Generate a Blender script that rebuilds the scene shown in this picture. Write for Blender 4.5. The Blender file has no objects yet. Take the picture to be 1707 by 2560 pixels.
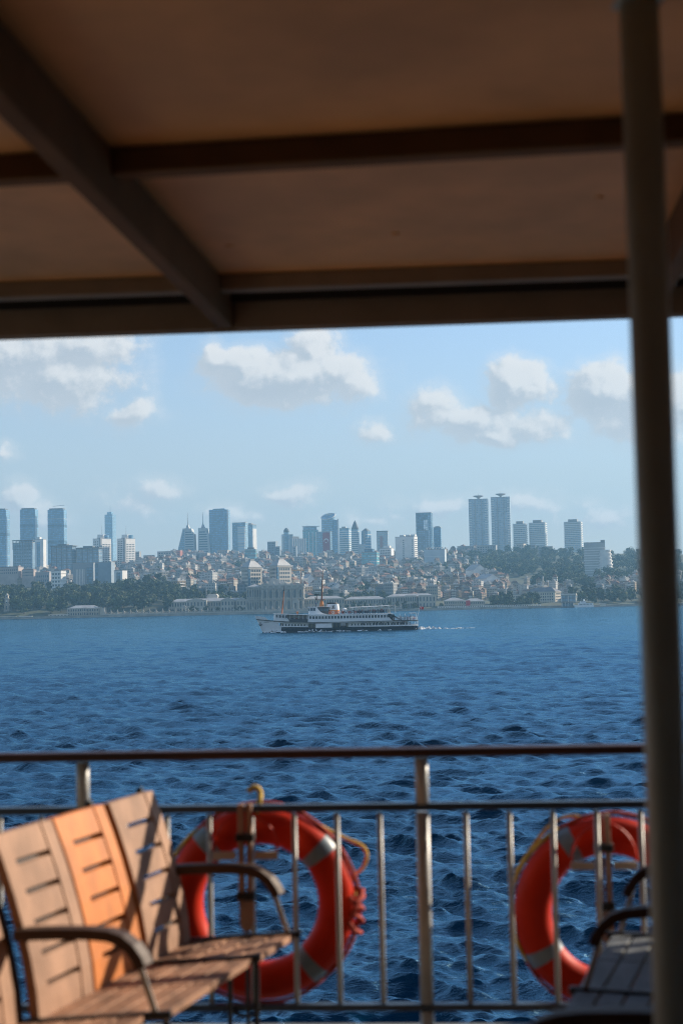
import bpy, math, random
import numpy as np
from mathutils import Vector, Matrix
random.seed(7); rng = np.random.default_rng(11)
R = math.radians
SC = bpy.context.scene; COL = SC.collection

# ------------------------------------------------------------------ camera
EYE = 10.8                                  # eye height above the water
F = 3556.0; CX, CY = 853.5, 1280.0          # 50 mm lens in the photo's own pixels
ROLL = -0.021; PITCH = 223/3556.0
cam_d = bpy.data.cameras.new('camera'); cam = bpy.data.objects.new('camera', cam_d); COL.objects.link(cam)
cam_d.sensor_fit = 'VERTICAL'; cam_d.sensor_height = 36; cam_d.sensor_width = 24; cam_d.lens = 50
cam_d.clip_start = .05; cam_d.clip_end = 30000
RM = Matrix.Rotation(math.pi/2+PITCH, 3, 'X') @ Matrix.Rotation(ROLL, 3, 'Z')
cam.matrix_world = Matrix.Translation((0,0,EYE)) @ RM.to_4x4()
cam_d.dof.use_dof = True; cam_d.dof.focus_distance = 620; cam_d.dof.aperture_fstop = 2.5
SC.camera = cam

# ------------------------------------------------------------------ sky, sun, exposure
SUN_AZ, SUN_EL = R(62), R(24)               # azimuth clockwise from +Y
SV = Vector((math.sin(SUN_AZ)*math.cos(SUN_EL), math.cos(SUN_AZ)*math.cos(SUN_EL), math.sin(SUN_EL)))
sun_d = bpy.data.lights.new('sun', 'SUN'); sun_d.energy = 5.0; sun_d.angle = R(.5); sun_d.color = (1, .86, .68)
sun = bpy.data.objects.new('sun', sun_d); COL.objects.link(sun)
sun.rotation_euler = SV.to_track_quat('Z', 'Y').to_euler()
SC.view_settings.view_transform = 'Standard'; SC.view_settings.look = 'None'; SC.view_settings.exposure = 0.68
SC.view_settings.gamma = 1.0
SC.cycles.pixel_filter_type = 'BLACKMAN_HARRIS'; SC.cycles.filter_width = 1.1; SC.cycles.volume_bounces = 0; SC.cycles.max_bounces = 7; SC.cycles.diffuse_bounces = 3; SC.cycles.glossy_bounces = 3
SC.cycles.transparent_max_bounces = 8; SC.cycles.use_denoising = True; SC.cycles.denoising_prefilter = 'NONE'; SC.cycles.sample_clamp_indirect = 3; SC.cycles.sample_clamp_direct = 4
SC.cycles.caustics_reflective = False; SC.cycles.caustics_refractive = False

def ray(px, py):
    return RM @ Vector(((px-CX)/F, -(py-CY)/F, -1.0))
def at(px, py, D):
    d = ray(px, py); return Vector((0,0,EYE)) + d*(D/d.y)

class NT:
    def __init__(s, tree): s.t = tree; s.n = tree.nodes; s.l = tree.links
    def new(s, typ, **kw):
        n = s.n.new(typ)
        for k, v in kw.items(): setattr(n, k, v)
        return n
    def put(s, sock, v):
        if hasattr(v, 'is_output') or isinstance(v, bpy.types.NodeSocket): s.l.new(v, sock)
        else: sock.default_value = v
    def math(s, op, a, b=None, c=None, clamp=False):
        n = s.new('ShaderNodeMath', operation=op); n.use_clamp = clamp
        s.put(n.inputs[0], a)
        if b is not None: s.put(n.inputs[1], b)
        if c is not None: s.put(n.inputs[2], c)
        return n.outputs[0]
    def vmath(s, op, a, b=None):
        n = s.new('ShaderNodeVectorMath', operation=op); s.put(n.inputs[0], a)
        if b is not None: s.put(n.inputs[1], b)
        return n.outputs['Value'] if op in ('LENGTH', 'DOT_PRODUCT') else n.outputs[0]
    def ramp(s, v, a, b, lo=0., hi=1., smooth=True):
        n = s.new('ShaderNodeMapRange'); n.interpolation_type = 'SMOOTHSTEP' if smooth else 'LINEAR'
        s.put(n.inputs[0], v); n.inputs[1].default_value = a; n.inputs[2].default_value = b
        n.inputs[3].default_value = lo; n.inputs[4].default_value = hi
        return n.outputs[0]
    def mix(s, f, a, b):
        n = s.new('ShaderNodeMix', data_type='RGBA'); s.put(n.inputs[0], f)
        s.put(n.inputs[6], a if not isinstance(a, tuple) else (*a[:3], 1)); s.put(n.inputs[7], b if not isinstance(b, tuple) else (*b[:3], 1))
        return n.outputs[2]
    def noise(s, vec, scale, detail=3., rough=.55, dist=0.):
        n = s.new('ShaderNodeTexNoise'); s.put(n.inputs['Vector'], vec); n.inputs['Scale'].default_value = scale
        n.inputs['Detail'].default_value = detail; n.inputs['Roughness'].default_value = rough; n.inputs['Distortion'].default_value = dist
        return n.outputs['Fac']

world = bpy.data.worlds.new('World'); SC.world = world; world.use_nodes = True
def build_world():
    N = NT(world.node_tree); N.n.clear()
    sky = N.new('ShaderNodeTexSky', sky_type='NISHITA'); sky.sun_disc = False
    sky.sun_elevation = SUN_EL; sky.sun_rotation = SUN_AZ; sky.altitude = 0; sky.air_density = 1.0; sky.dust_density = .3; sky.ozone_density = 3.5
    tc = N.new('ShaderNodeTexCoord'); sep = N.new('ShaderNodeSeparateXYZ'); N.l.new(tc.outputs['Generated'], sep.inputs[0])
    yy = N.math('MAXIMUM', sep.outputs[1], .02)
    u = N.math('DIVIDE', sep.outputs[0], yy); v = N.math('DIVIDE', sep.outputs[2], yy)
    comb = N.new('ShaderNodeCombineXYZ'); N.l.new(u, comb.inputs[0]); N.l.new(v, comb.inputs[1]); uv0 = comb.outputs[0]
    # cumulus: (px, py, rx, ry, weight)
    CL = [(40,890,260,100,1.1),(215,868,170,70,1.0),(140,940,220,95,.95),(335,1030,70,50,.7),
          (720,940,235,76,1.45),(785,880,95,58,1.1),(610,908,120,55,1.1),(880,965,80,60,.85),(545,905,75,50,.95),
          (1292,960,100,72,1.5),(1175,1045,170,55,.95),(1085,1005,80,46,.8),(1340,1070,120,44,.8),(1230,1085,130,42,.85),
          (1500,985,110,85,1.35),(1630,1010,150,90,1.3),(1560,1060,120,60,.7),(942,1075,58,30,.62),
          (45,1250,60,52,.85),(110,1290,110,46,.62),(400,1222,85,36,.68),(330,1262,110,44,.5),
          (715,1238,85,36,.72),(600,1295,100,36,.5),(1090,1265,140,34,.7),(1320,1262,170,34,.62),(1520,1295,170,44,.66),
          (12,1130,40,24,.6),(920,1300,150,26,.4)]
    g = bpy.data.node_groups.new('cloud_density', 'ShaderNodeTree')
    g.interface.new_socket('uv', in_out='INPUT', socket_type='NodeSocketVector'); g.interface.new_socket('d', in_out='OUTPUT', socket_type='NodeSocketFloat')
    G = NT(g); gi = G.new('NodeGroupInput'); go = G.new('NodeGroupOutput')
    wn = G.new('ShaderNodeTexNoise'); wn.inputs['Scale'].default_value = 26; wn.inputs['Detail'].default_value = 3; G.l.new(gi.outputs[0], wn.inputs['Vector'])
    w1 = G.vmath('SUBTRACT', wn.outputs['Color'], (.5,.5,.5)); w2 = G.vmath('MULTIPLY', w1, (.035,.024,0)); uv = G.vmath('ADD', gi.outputs[0], w2)
    acc = None
    for (px, py, rx, ry, w) in CL:
        d = ray(px, py); c = (d.x/d.y, d.z/d.y, 0)
        q = G.vmath('MULTIPLY', G.vmath('SUBTRACT', uv, c), (F/rx/1.18, F/ry/1.28, 0))
        e = G.math('MULTIPLY_ADD', G.vmath('LENGTH', q), -1.0*w, w)
        acc = e if acc is None else G.math('SMOOTH_MAX', acc, e, .12)
    n1 = G.noise(gi.outputs[0], 48, 7, .58, 0.)
    n2 = G.noise(gi.outputs[0], 130, 5, .6, .2)
    nn = G.math('ADD', G.math('MULTIPLY', G.math('SUBTRACT', n1, .5), .9), G.math('MULTIPLY', G.math('SUBTRACT', n2, .5), .24))
    G.l.new(G.math('ADD', acc, nn), go.inputs[0])
    def dens(vec):
        n = N.new('ShaderNodeGroup'); n.node_tree = g; N.put(n.inputs[0], vec); return n.outputs[0]
    d0 = dens(uv0); d1 = dens(N.vmath('ADD', uv0, (.009, .0075, 0)))
    alpha = N.math('MULTIPLY', N.math('MAXIMUM', N.ramp(d0, .12, .5), N.ramp(d0, -.2, .42, 0, .32)), N.ramp(sep.outputs[1], .05, .4))
    # a thin veil low over the city
    veil = N.math('MULTIPLY', N.noise(N.vmath('MULTIPLY', uv0, (1, 3.2, 1)), 9, 5, .6), N.ramp(v, .16, .01))
    alpha = N.math('MAXIMUM', alpha, N.ramp(veil, .36, .95, 0, .4))
    d2 = dens(N.vmath('ADD', uv0, (.0035, .003, 0)))
    lit = N.ramp(N.math('ADD', N.math('SUBTRACT', d0, d1), N.math('MULTIPLY', N.math('SUBTRACT', d0, d2), 1.2)), -.3, .62)
    lit = N.math('ADD', N.math('MULTIPLY', lit, .85), N.ramp(d0, .95, .25, 0, .18), clamp=True)
    ccol = N.mix(lit, (2.95,3.2,3.5), (5.2,5.1,4.95))
    air = N.mix(N.ramp(v, .02, .24, .78, .22), sky.outputs[0], (2.95,3.08,3.26))
    out = N.mix(N.math('MULTIPLY', alpha, .9), air, ccol)
    bg = N.new('ShaderNodeBackground'); N.l.new(out, bg.inputs[0]); bg.inputs[1].default_value = .112
    wo = N.new('ShaderNodeOutputWorld'); N.l.new(bg.outputs[0], wo.inputs[0])
build_world()

# ------------------------------------------------------------------ materials
MATS = {}
def M(name, col, rough=.7, metal=0., var=.12, vs=2., bump=0., bs=20., spec=.5, stretch=None):
    if name in MATS: return MATS[name]
    m = bpy.data.materials.new(name); m.use_nodes = True; N = NT(m.node_tree); N.n.clear()
    p = N.new('ShaderNodeBsdfPrincipled'); o = N.new('ShaderNodeOutputMaterial'); N.l.new(p.outputs[0], o.inputs[0])
    tc = N.new('ShaderNodeTexCoord'); vec = tc.outputs['Object']
    if stretch: vec = N.vmath('MULTIPLY', vec, stretch)
    f = N.noise(vec, vs, 4, .6)
    f2 = N.ramp(f, .3, .7)
    a = tuple(min(1, c*(1-var)) for c in col); b = tuple(min(1, c*(1+var)) for c in col)
    N.l.new(N.mix(f2, a, b), p.inputs['Base Color'])
    p.inputs['Roughness'].default_value = rough; p.inputs['Metallic'].default_value = metal
    p.inputs['Specular IOR Level'].default_value = spec
    if bump:
        bn = N.new('ShaderNodeBump'); bn.inputs['Strength'].default_value = bump; bn.inputs['Distance'].default_value = .01
        N.l.new(N.noise(vec, bs, 4, .6), bn.inputs['Height']); N.l.new(bn.outputs[0], p.inputs['Normal'])
    MATS[name] = m; return m
def GL(name, glass, line, fh=3.8, mw=3.0, lh=.28, lw=.16, rough=.22, patch=.3):
    """curtain wall: floor lines and mullions over tinted glass"""
    if name in MATS: return MATS[name]
    m = bpy.data.materials.new(name); m.use_nodes = True; N = NT(m.node_tree); N.n.clear()
    p = N.new('ShaderNodeBsdfPrincipled'); o = N.new('ShaderNodeOutputMaterial'); N.l.new(p.outputs[0], o.inputs[0])
    tc = N.new('ShaderNodeTexCoord'); s = N.new('ShaderNodeSeparateXYZ'); N.l.new(tc.outputs['Object'], s.inputs[0])
    fz = N.math('FRACT', N.math('DIVIDE', s.outputs[2], fh)); fx = N.math('FRACT', N.math('DIVIDE', N.math('ADD', s.outputs[0], s.outputs[1]), mw))
    k = N.math('MAXIMUM', N.math('LESS_THAN', fz, lh), N.math('LESS_THAN', fx, lw))
    cell = N.new('ShaderNodeCombineXYZ')
    N.l.new(N.math('FLOOR', N.math('DIVIDE', N.math('ADD', s.outputs[0], s.outputs[1]), mw)), cell.inputs[0]); N.l.new(N.math('FLOOR', N.math('DIVIDE', s.outputs[2], fh)), cell.inputs[1])
    wn = N.new('ShaderNodeTexWhiteNoise'); N.l.new(cell.outputs[0], wn.inputs['Vector'])
    g1 = tuple(c*(1-patch) for c in glass); g2 = tuple(min(1, c*(1+patch*1.6)) for c in glass)
    gc = N.mix(wn.outputs['Value'], g1, g2)
    big = N.noise(N.vmath('MULTIPLY', tc.outputs['Object'], (1,1,.35)), .05, 2)
    gc = N.mix(N.ramp(big, .4, .65, 0, .35), gc, tuple(min(1, c*1.7+.02) for c in glass))
    N.l.new(N.mix(k, gc, line), p.inputs['Base Color'])
    p.inputs['Roughness'].default_value = rough; p.inputs['Specular IOR Level'].default_value = .6
    MATS[name] = m; return m

# ------------------------------------------------------------------ mesh builder and object helpers
class MB:
    def __init__(s): s.v = []; s.f = []; s.m = []
    def add(s, vs, fs, mi=0):
        k = len(s.v); s.v += [tuple(p) for p in vs]; s.f += [tuple(i+k for i in f) for f in fs]; s.m += [mi]*len(fs)
    def box(s, x0, x1, y0, y1, z0, z1, mi=0):
        s.add([(x0,y0,z0),(x1,y0,z0),(x1,y1,z0),(x0,y1,z0),(x0,y0,z1),(x1,y0,z1),(x1,y1,z1),(x0,y1,z1)],
              [(0,3,2,1),(4,5,6,7),(0,1,5,4),(1,2,6,5),(2,3,7,6),(3,0,4,7)], mi)
    def hexa(s, p, mi=0):   # 8 points: bottom ring 0-3, top ring 4-7
        s.add(p, [(0,3,2,1),(4,5,6,7),(0,1,5,4),(1,2,6,5),(2,3,7,6),(3,0,4,7)], mi)
    def prism(s, poly, a0, a1, axis='z', mi=0):
        n = len(poly)
        def P(p, a): return {'z': (p[0],p[1],a), 'y': (p[0],a,p[1]), 'x': (a,p[0],p[1])}[axis]
        vs = [P(p, a0) for p in poly]+[P(p, a1) for p in poly]
        fs = [tuple(range(n))[::-1], tuple(range(n, 2*n))]+[(i,(i+1)%n,n+(i+1)%n,n+i) for i in range(n)]
        s.add(vs, fs, mi)
    def frustum(s, cx, cy, z0, z1, a0, b0, a1, b1, n=16, mi=0, dx=0, dy=0, ph=0):
        v = []
        for (z, a, b, ox, oy) in ((z0,a0,b0,0,0),(z1,a1,b1,dx,dy)):
            v += [(cx+ox+a*math.cos(2*math.pi*i/n+ph), cy+oy+b*math.sin(2*math.pi*i/n+ph), z) for i in range(n)]
        s.add(v, [tuple(range(n))[::-1], tuple(range(n,2*n))]+[(i,(i+1)%n,n+(i+1)%n,n+i) for i in range(n)], mi)
    def lathe(s, prof, n=12, c=(0,0,0), mi=0):
        v = []; f = []
        for (r, z) in prof:
            v += [(c[0]+r*math.cos(2*math.pi*i/n), c[1]+r*math.sin(2*math.pi*i/n), c[2]+z) for i in range(n)]
        for j in range(len(prof)-1):
            f += [(j*n+i, j*n+(i+1)%n, (j+1)*n+(i+1)%n, (j+1)*n+i) for i in range(n)]
        f += [tuple(range(n))[::-1], tuple(range((len(prof)-1)*n, len(prof)*n))]
        s.add(v, f, mi)
    def tube(s, path, r, n=8, closed=False, mi=0):
        P = [Vector(p) for p in path]; L = len(P); rr = r if isinstance(r, (list, tuple)) else [r]*L
        v = []; f = []; ref = None
        for i in range(L):
            a = P[i-1] if (i or closed) else P[0]; b = P[(i+1)%L] if (i < L-1 or closed) else P[-1]
            t = (b-a).normalized()
            if ref is None: ref = Vector((0,0,1)) if abs(t.z) < .9 else Vector((1,0,0))
            x = (ref - t*ref.dot(t)).normalized(); y = t.cross(x); ref = x
            v += [tuple(P[i]+(x*math.cos(2*math.pi*k/n)+y*math.sin(2*math.pi*k/n))*rr[i]) for k in range(n)]
        for i in range(L if closed else L-1):
            j = (i+1)%L
            f += [(i*n+k, i*n+(k+1)%n, j*n+(k+1)%n, j*n+k) for k in range(n)]
        if not closed: f += [tuple(range(n))[::-1], tuple(range((L-1)*n, L*n))]
        s.add(v, f, mi)
    def bar(s, a, b, w, h, up=(0,0,1), mi=0):   # rectangular bar from a to b
        a = Vector(a); b = Vector(b); t = (b-a).normalized(); u = Vector(up); u = (u-t*u.dot(t)).normalized(); x = t.cross(u)
        q = [(-1,-1),(1,-1),(1,1),(-1,1)]
        s.hexa([a+x*i*w/2+u*j*h/2 for i, j in q]+[b+x*i*w/2+u*j*h/2 for i, j in q], mi)
    def mesh(s, name, mats, smooth=False):
        me = bpy.data.meshes.new(name); me.from_pydata(s.v, [], s.f)
        for m in (mats if isinstance(mats, (list, tuple)) else [mats]): me.materials.append(m)
        me.polygons.foreach_set('material_index', s.m)
        if smooth: me.polygons.foreach_set('use_smooth', [True]*len(s.f))
        me.update(); return me
    def build(s, name, mats, parent=None, smooth=False, loc=None, bevel=0):
        o = bpy.data.objects.new(name, s.mesh(name, mats, smooth)); COL.objects.link(o)
        if parent is not None: o.parent = parent
        if loc is not None: o.location = loc
        if bevel:
            b = o.modifiers.new('bevel', 'BEVEL'); b.width = bevel; b.segments = 2; b.limit_method = 'ANGLE'
        return o
def tag(o, label=None, cat=None, group=None, kind=None):
    if label: o['label'] = label
    if cat: o['category'] = cat
    if group: o['group'] = group
    if kind: o['kind'] = kind
    return o
def thing(name, label, cat, loc=(0,0,0), rz=0, group=None):
    o = bpy.data.objects.new(name, None); COL.objects.link(o); o.location = loc; o.rotation_euler = (0,0,rz); o.empty_display_size = .2
    return tag(o, label, cat, group)
def child(name, me, parent, loc=(0,0,0), scale=(1,1,1), rz=0):
    o = bpy.data.objects.new(name, me); COL.objects.link(o); o.parent = parent; o.location = loc; o.scale = scale; o.rotation_euler = (0,0,rz); return o
def copy_tree(o, parent=None):
    c = o.copy(); COL.objects.link(c)
    if parent is not None: c.parent = parent
    for ch in list(o.children): copy_tree(ch, c)
    return c

# ------------------------------------------------------------------ terrain, quay and water
SHORE = 1418.0
SKX = [-2500,-300,60,250,330,420,600,850,1050,1130,1220,1320,1450,1600,1900,4500]
SKY = [1440,1440,1432,1430,1412,1398,1398,1400,1398,1388,1380,1377,1382,1384,1388,1400]
def e_sky(px): return 1503-(px-853.5)*.021-np.interp(px, SKX, SKY)
def terrain(x, y):
    x = np.asarray(x, float); y = np.asarray(y, float)
    px = 853.5+F*x/np.maximum(y, 100)
    p = np.interp(px, [-400,380,520,1000,1300,1700], [.5,.5,.8,.82,.9,.85])
    t = np.clip((y-1432)/(2700-1432), 0, 1)
    e0 = -(EYE-1.9)/1432*F
    e = e0+(e_sky(px)-e0)*t**p
    z = EYE+np.minimum(y, 2700)/F*e
    z = np.where(y < 1432, 1.9, z)
    return z-np.maximum(y-3200, 0)*.03
def gz(x, y): return float(terrain(x, y))
def D_for(px, ybase):
    for D in np.arange(1434, 2700, 4.0):
        q = at(px, ybase, D)
        if gz(q.x, D) >= q.z: return float(D)
    return 2690.0

def build_ground():
    ys = np.concatenate([[SHORE], np.linspace(1432, 2700, 70), [2900,3200,3700,4500,6000,9000,14000]])
    ux = np.concatenate([np.linspace(-1.6,-.4,14), np.linspace(-.36,.36,90), np.linspace(.4,1.6,14)])
    mb = MB(); W = len(ux)
    for y in ys:
        for u in ux: mb.v.append((u*y, y, gz(u*y, y)+(random.uniform(-1,1) if y > 1440 else 0)))
    for j in range(len(ys)-1):
        for i in range(W-1): mb.f.append((j*W+i, j*W+i+1, (j+1)*W+i+1, (j+1)*W+i)); mb.m.append(0)
    m = M('hill_earth', (.05,.06,.032), .95, var=.5, vs=.02)
    tag(mb.build('hillside', m, smooth=True), kind='structure')
    q = MB(); q.box(-2300, 2300, SHORE-6, SHORE+.5, -3, 1.85); q.box(-2300, 2300, SHORE-6.3, SHORE-5.2, 1.86, 2.15)
    tag(q.build('quay', M('quay_stone', (.36,.34,.3), .85, var=.25, vs=.15)), kind='structure')
build_ground()

def build_water():
    rad = [0.5, 6, 14, 22]; r = 27.0
    while r < 1440: rad.append(r); r += max(.065, .0021*r)
    rad += [1460, 3000, 9000, 20000]
    rad = np.array(rad)
    th = np.concatenate([np.linspace(-180,-24,24), np.linspace(-22,-15.2,70), np.linspace(-15,15,900), np.linspace(15.2,22,70), np.linspace(24,180,24)])
    th = np.radians(th); TH, RR = np.meshgrid(th, rad)
    X = RR*np.sin(TH); Y = RR*np.cos(TH); Z = np.zeros_like(X)
    dr = np.gradient(rad)[:,None]; dsf = np.maximum(dr, RR*np.radians(.034))
    DX = np.zeros_like(X); DY = np.zeros_like(X)
    g = np.random.default_rng(5)
    lam = np.exp(g.uniform(np.log(.2), np.log(6), 160))
    for i, L in enumerate(lam):
        a = g.normal(math.radians(192), .4); k = 2*math.pi/L
        cx, cy = math.sin(a), math.cos(a)
        amp = .0130*L if L < 1.6 else .0130*1.6
        m = int((L > 2.4*dr[:,0]).sum()); xx, yy = X[:m], Y[:m]
        ph = k*(xx*cx+yy*cy)+g.uniform(0, 6.28)+.6*np.sin(.021*xx*cy-.017*yy*cx+i)
        att = np.clip(L/(2.4*dsf[:m])-1, 0, 1)
        s = np.sin(ph); Z[:m] += amp*att*(.7*s+.5*np.exp(s-1))
        c = np.cos(ph)*amp*att*.45; DX[:m] += c*cx; DY[:m] += c*cy
    far = np.clip((1440-RR)/60, 0, 1)*np.clip((RR-16)/8, 0, 1)
    gust = .72+.5*np.clip(.5+.5*np.sin(X*.011+1.3)*np.sin(Y*.007+.4)+.35*np.sin(X*.031+Y*.023), 0, 1)
    MO = np.zeros_like(Z)
    for i in range(9):
        L = 4.5*1.35**i; a = g.uniform(0, 6.28); MO += np.sin(2*math.pi/L*(X*math.sin(a)*.6+Y*math.cos(a))+g.uniform(0,6.28)+.8*np.sin(X*.05*math.cos(i)+Y*.03))
    gust = gust*np.clip(1+.06*MO, .7, 1.3)
    Z *= far*gust; X = X+DX*far*gust; Y = Y+DY*far*gust
    nr, nt = X.shape; co = np.stack([X,Y,Z], -1).reshape(-1,3).astype(np.float32)
    j, i = np.meshgrid(np.arange(nr-1), np.arange(nt-1), indexing='ij')
    q = np.stack([j*nt+i, (j+1)*nt+i, (j+1)*nt+i+1, j*nt+i+1], -1).reshape(-1,4)
    me = bpy.data.meshes.new('water'); me.vertices.add(len(co)); me.vertices.foreach_set('co', co.ravel())
    me.loops.add(q.size); me.loops.foreach_set('vertex_index', q.ravel().astype(np.int32))
    me.polygons.add(len(q)); me.polygons.foreach_set('loop_start', np.arange(0, q.size, 4, dtype=np.int32)); me.polygons.foreach_set('loop_total', np.full(len(q), 4, np.int32))
    me.polygons.foreach_set('use_smooth', np.ones(len(q), bool)); me.update(); me.validate()
    m = bpy.data.materials.new('sea_water'); m.use_nodes = True; N = NT(m.node_tree); N.n.clear()
    o = N.new('ShaderNodeOutputMaterial')
    tc = N.new('ShaderNodeTexCoord'); v = tc.outputs['Object']
    big = N.noise(N.vmath('MULTIPLY', v, (.3,1,1)), .02, 4)
    body = N.mix(N.ramp(big, .35, .65), (.0006,.020,.048), (.0009,.027,.062))
    h = N.math('ADD', N.noise(N.vmath('MULTIPLY', v, (.42,1.5,1)), 2.4, 6, .68, .6), N.math('MULTIPLY', N.noise(N.vmath('MULTIPLY', v, (.8,1.3,1)), 5., 4, .6), .2))
    b = N.new('ShaderNodeBump'); b.inputs['Strength'].default_value = .7; b.inputs['Distance'].default_value = .15
    pat = N.noise(N.vmath('MULTIPLY', v, (.45,1,1)), .16, 5, .68, .5)
    h = N.math('MULTIPLY', h, N.ramp(pat, .34, .66, .5, 1.4))
    N.l.new(h, b.inputs['Height'])
    # rough sea: waves hide each other at grazing angles, so the mirror part is capped
    fr = N.new('ShaderNodeFresnel'); fr.inputs['IOR'].default_value = 1.33; N.l.new(b.outputs[0], fr.inputs['Normal'])
    fac = N.math('MINIMUM', N.math('MULTIPLY', N.math('POWER', fr.outputs[0], 2.1), .92), .5)
    df = N.new('ShaderNodeBsdfDiffuse'); N.l.new(body, df.inputs['Color']); N.l.new(b.outputs[0], df.inputs['Normal'])
    gl = N.new('ShaderNodeBsdfGlossy'); gl.inputs['Color'].default_value = (.42,.74,.94,1); gl.inputs['Roughness'].default_value = .13; N.l.new(b.outputs[0], gl.inputs['Normal'])
    mx = N.new('ShaderNodeMixShader'); N.l.new(fac, mx.inputs[0]); N.l.new(df.outputs[0], mx.inputs[1]); N.l.new(gl.outputs[0], mx.inputs[2]); N.l.new(mx.outputs[0], o.inputs[0])
    me.materials.append(m)
    ob = bpy.data.objects.new('water', me); COL.objects.link(ob); tag(ob, kind='structure')
build_water()
# ------------------------------------------------------------------ city: shared meshes and materials
def unit_box():
    mb = MB(); mb.box(-.5,.5,-.5,.5,0,1); return mb
WINDOW_DARK = M('window_glass_dark', (.03,.05,.07), .2, var=.4, vs=.6, spec=.7)
WINDOW_BLUE = M('window_glass_blue', (.06,.11,.16), .18, var=.4, vs=.4, spec=.7)
WHITE = M('white_render', (.72,.7,.66), .8, var=.08, vs=.12)
CREAM = M('cream_render', (.6,.53,.43), .85, var=.12, vs=.12)
STONE = M('palace_stone', (.38,.345,.29), .85, var=.16, vs=.25)
STONE_PALE = M('palace_trim', (.46,.42,.36), .85, var=.1, vs=.3)
GREY = M('grey_concrete', (.32,.32,.31), .85, var=.15, vs=.12)
DGREY = M('dark_concrete', (.12,.13,.14), .8, var=.2, vs=.12)
LEAD = M('lead_roof', (.36,.36,.36), .6, var=.15, vs=.2)
TILE = M('red_roof_tile', (.22,.12,.085), .9, var=.3, vs=.3)
STEEL = M('painted_steel', (.3,.31,.32), .5, var=.1)
RED = M('flag_red', (.52,.02,.03), .8, var=.08, vs=.3)
FLAGW = M('flag_white', (.8,.8,.8), .8, var=.04)
me_win = unit_box().mesh('window', WINDOW_DARK); me_winb = unit_box().mesh('window', WINDOW_BLUE)
def arch_mesh(mat):
    mb = MB(); pts = [(-.5,0),(.5,0),(.5,.72)]+[(.5*math.cos(a), .72+.28*math.sin(a)) for a in np.linspace(.35, math.pi-.35, 6)]+[(-.5,.72)]
    mb.prism(pts, -.5, .5, 'y'); return mb.mesh('window', mat)
me_arch = arch_mesh(WINDOW_DARK)
me_slab_w = unit_box().mesh('floor_slab', WHITE)
me_band_d = unit_box().mesh('dark_band', DGREY)

class Tower:
    """box tower from its picture columns and top; D = distance, yaw turns the front"""
    def __init__(s, name, label, cat, x0, x1, ytop, D, yaw=0., k=.8, mat=WHITE, zbase=None, group=None, roof=True, body='wall', top_inset=None):
        W = (x1-x0)/F*D; a = R(yaw); w = W/(math.cos(a)+k*abs(math.sin(a))); d = w*k
        s.w, s.d = w, d
        pc = at((x0+x1)/2, ytop, D); s.ztop = pc.z
        zb = gz(pc.x, D)-3 if zbase is None else zbase
        cy = D+d/2*math.cos(a)+w/2*abs(math.sin(a))
        s.h = s.ztop-zb
        s.o = thing(name, label, cat, (pc.x*cy/D if False else pc.x, cy, zb), a, group)
        if mat is not None:
            mb = MB(); mb.box(-w/2,w/2,-d/2,d/2,0,s.h); mb.build(body, mat, s.o)
        s.D = D
        if roof:
            r = MB(); r.box(-w/2-.2,w/2+.2,-d/2-.2,d/2+.2,s.h-.004+.01,s.h+.9); r.build('parapet', GREY, s.o)
    def px(s, n): return n/F*s.D          # photo pixels to metres at this distance
    def grid(s, face, nx, nz, z0, z1, fw=.55, fh=.55, me=None, x0=None, x1=None, pr=.12):
        me = me or me_win; L = s.w if face in 'FB' else s.d
        a = -L/2+.06*L if x0 is None else x0; b = L/2-.06*L if x1 is None else x1
        cw = (b-a)/nx; ch = (z1-z0)/nz
        for j in range(nz):
            for i in range(nx):
                p = a+(i+.5)*cw; z = z0+j*ch+ch*(1-fh)/2
                if face == 'F': child('window', me, s.o, (p,-s.d/2,z), (cw*fw,pr*2,ch*fh))
                if face == 'R': child('window', me, s.o, (s.w/2,p,z), (pr*2,cw*fw,ch*fh))
                if face == 'L': child('window', me, s.o, (-s.w/2,p,z), (pr*2,cw*fw,ch*fh))
    def slabs(s, n, z0, z1, th=.9, out=.7, me=None, name='floor_slab', x0=None, x1=None):
        for j in range(n):
            z = z0+(z1-z0)*(j+.5)/n
            xa = -s.w/2 if x0 is None else x0; xb = s.w/2 if x1 is None else x1
            child(name, me or me_slab_w, s.o, ((xa+xb)/2,0,z), (xb-xa+out*2, s.d+out*2, th))
    def box(s, name, mat, x0, x1, y0, y1, z0, z1):
        mb = MB(); mb.box(x0,x1,y0,y1,z0,z1); return mb.build(name, mat, s.o)
    def mast(s, x, y, z0, h, r=.5, name='antenna'):
        mb = MB(); mb.tube([(x,y,z0),(x,y,z0+h*.5),(x,y,z0+h)], [r, r*.7, r*.35], 6); return mb.build(name, STEEL, s.o)

g_blue = GL('curtain_blue', (0.125,0.274,0.412), (.16,.22,.27), 3.9, 3.2)
g_blue2 = GL('curtain_blue_grey', (0.181,0.325,0.438), (.2,.25,.28), 4.2, 2.6)
g_dark = GL('curtain_dark', (0.056,0.138,0.218), (.07,.1,.13), 3.9, 3.4, patch=.5)
g_teal = GL('curtain_teal', (0.112,0.350,0.412), (.22,.28,.28), 3.8, 2.8)
g_slate = GL('curtain_slate', (0.159,0.250,0.334), (.15,.18,.2), 3.6, 4.0)
g_pale = GL('facade_pale', (0.272,0.374,0.438), (.45,.45,.43), 3.5, 4.5, .45, .35)
g_fins = GL('facade_fins', (0.204,0.325,0.412), (.5,.49,.46), 60, 5.0, .01, .45)

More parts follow.
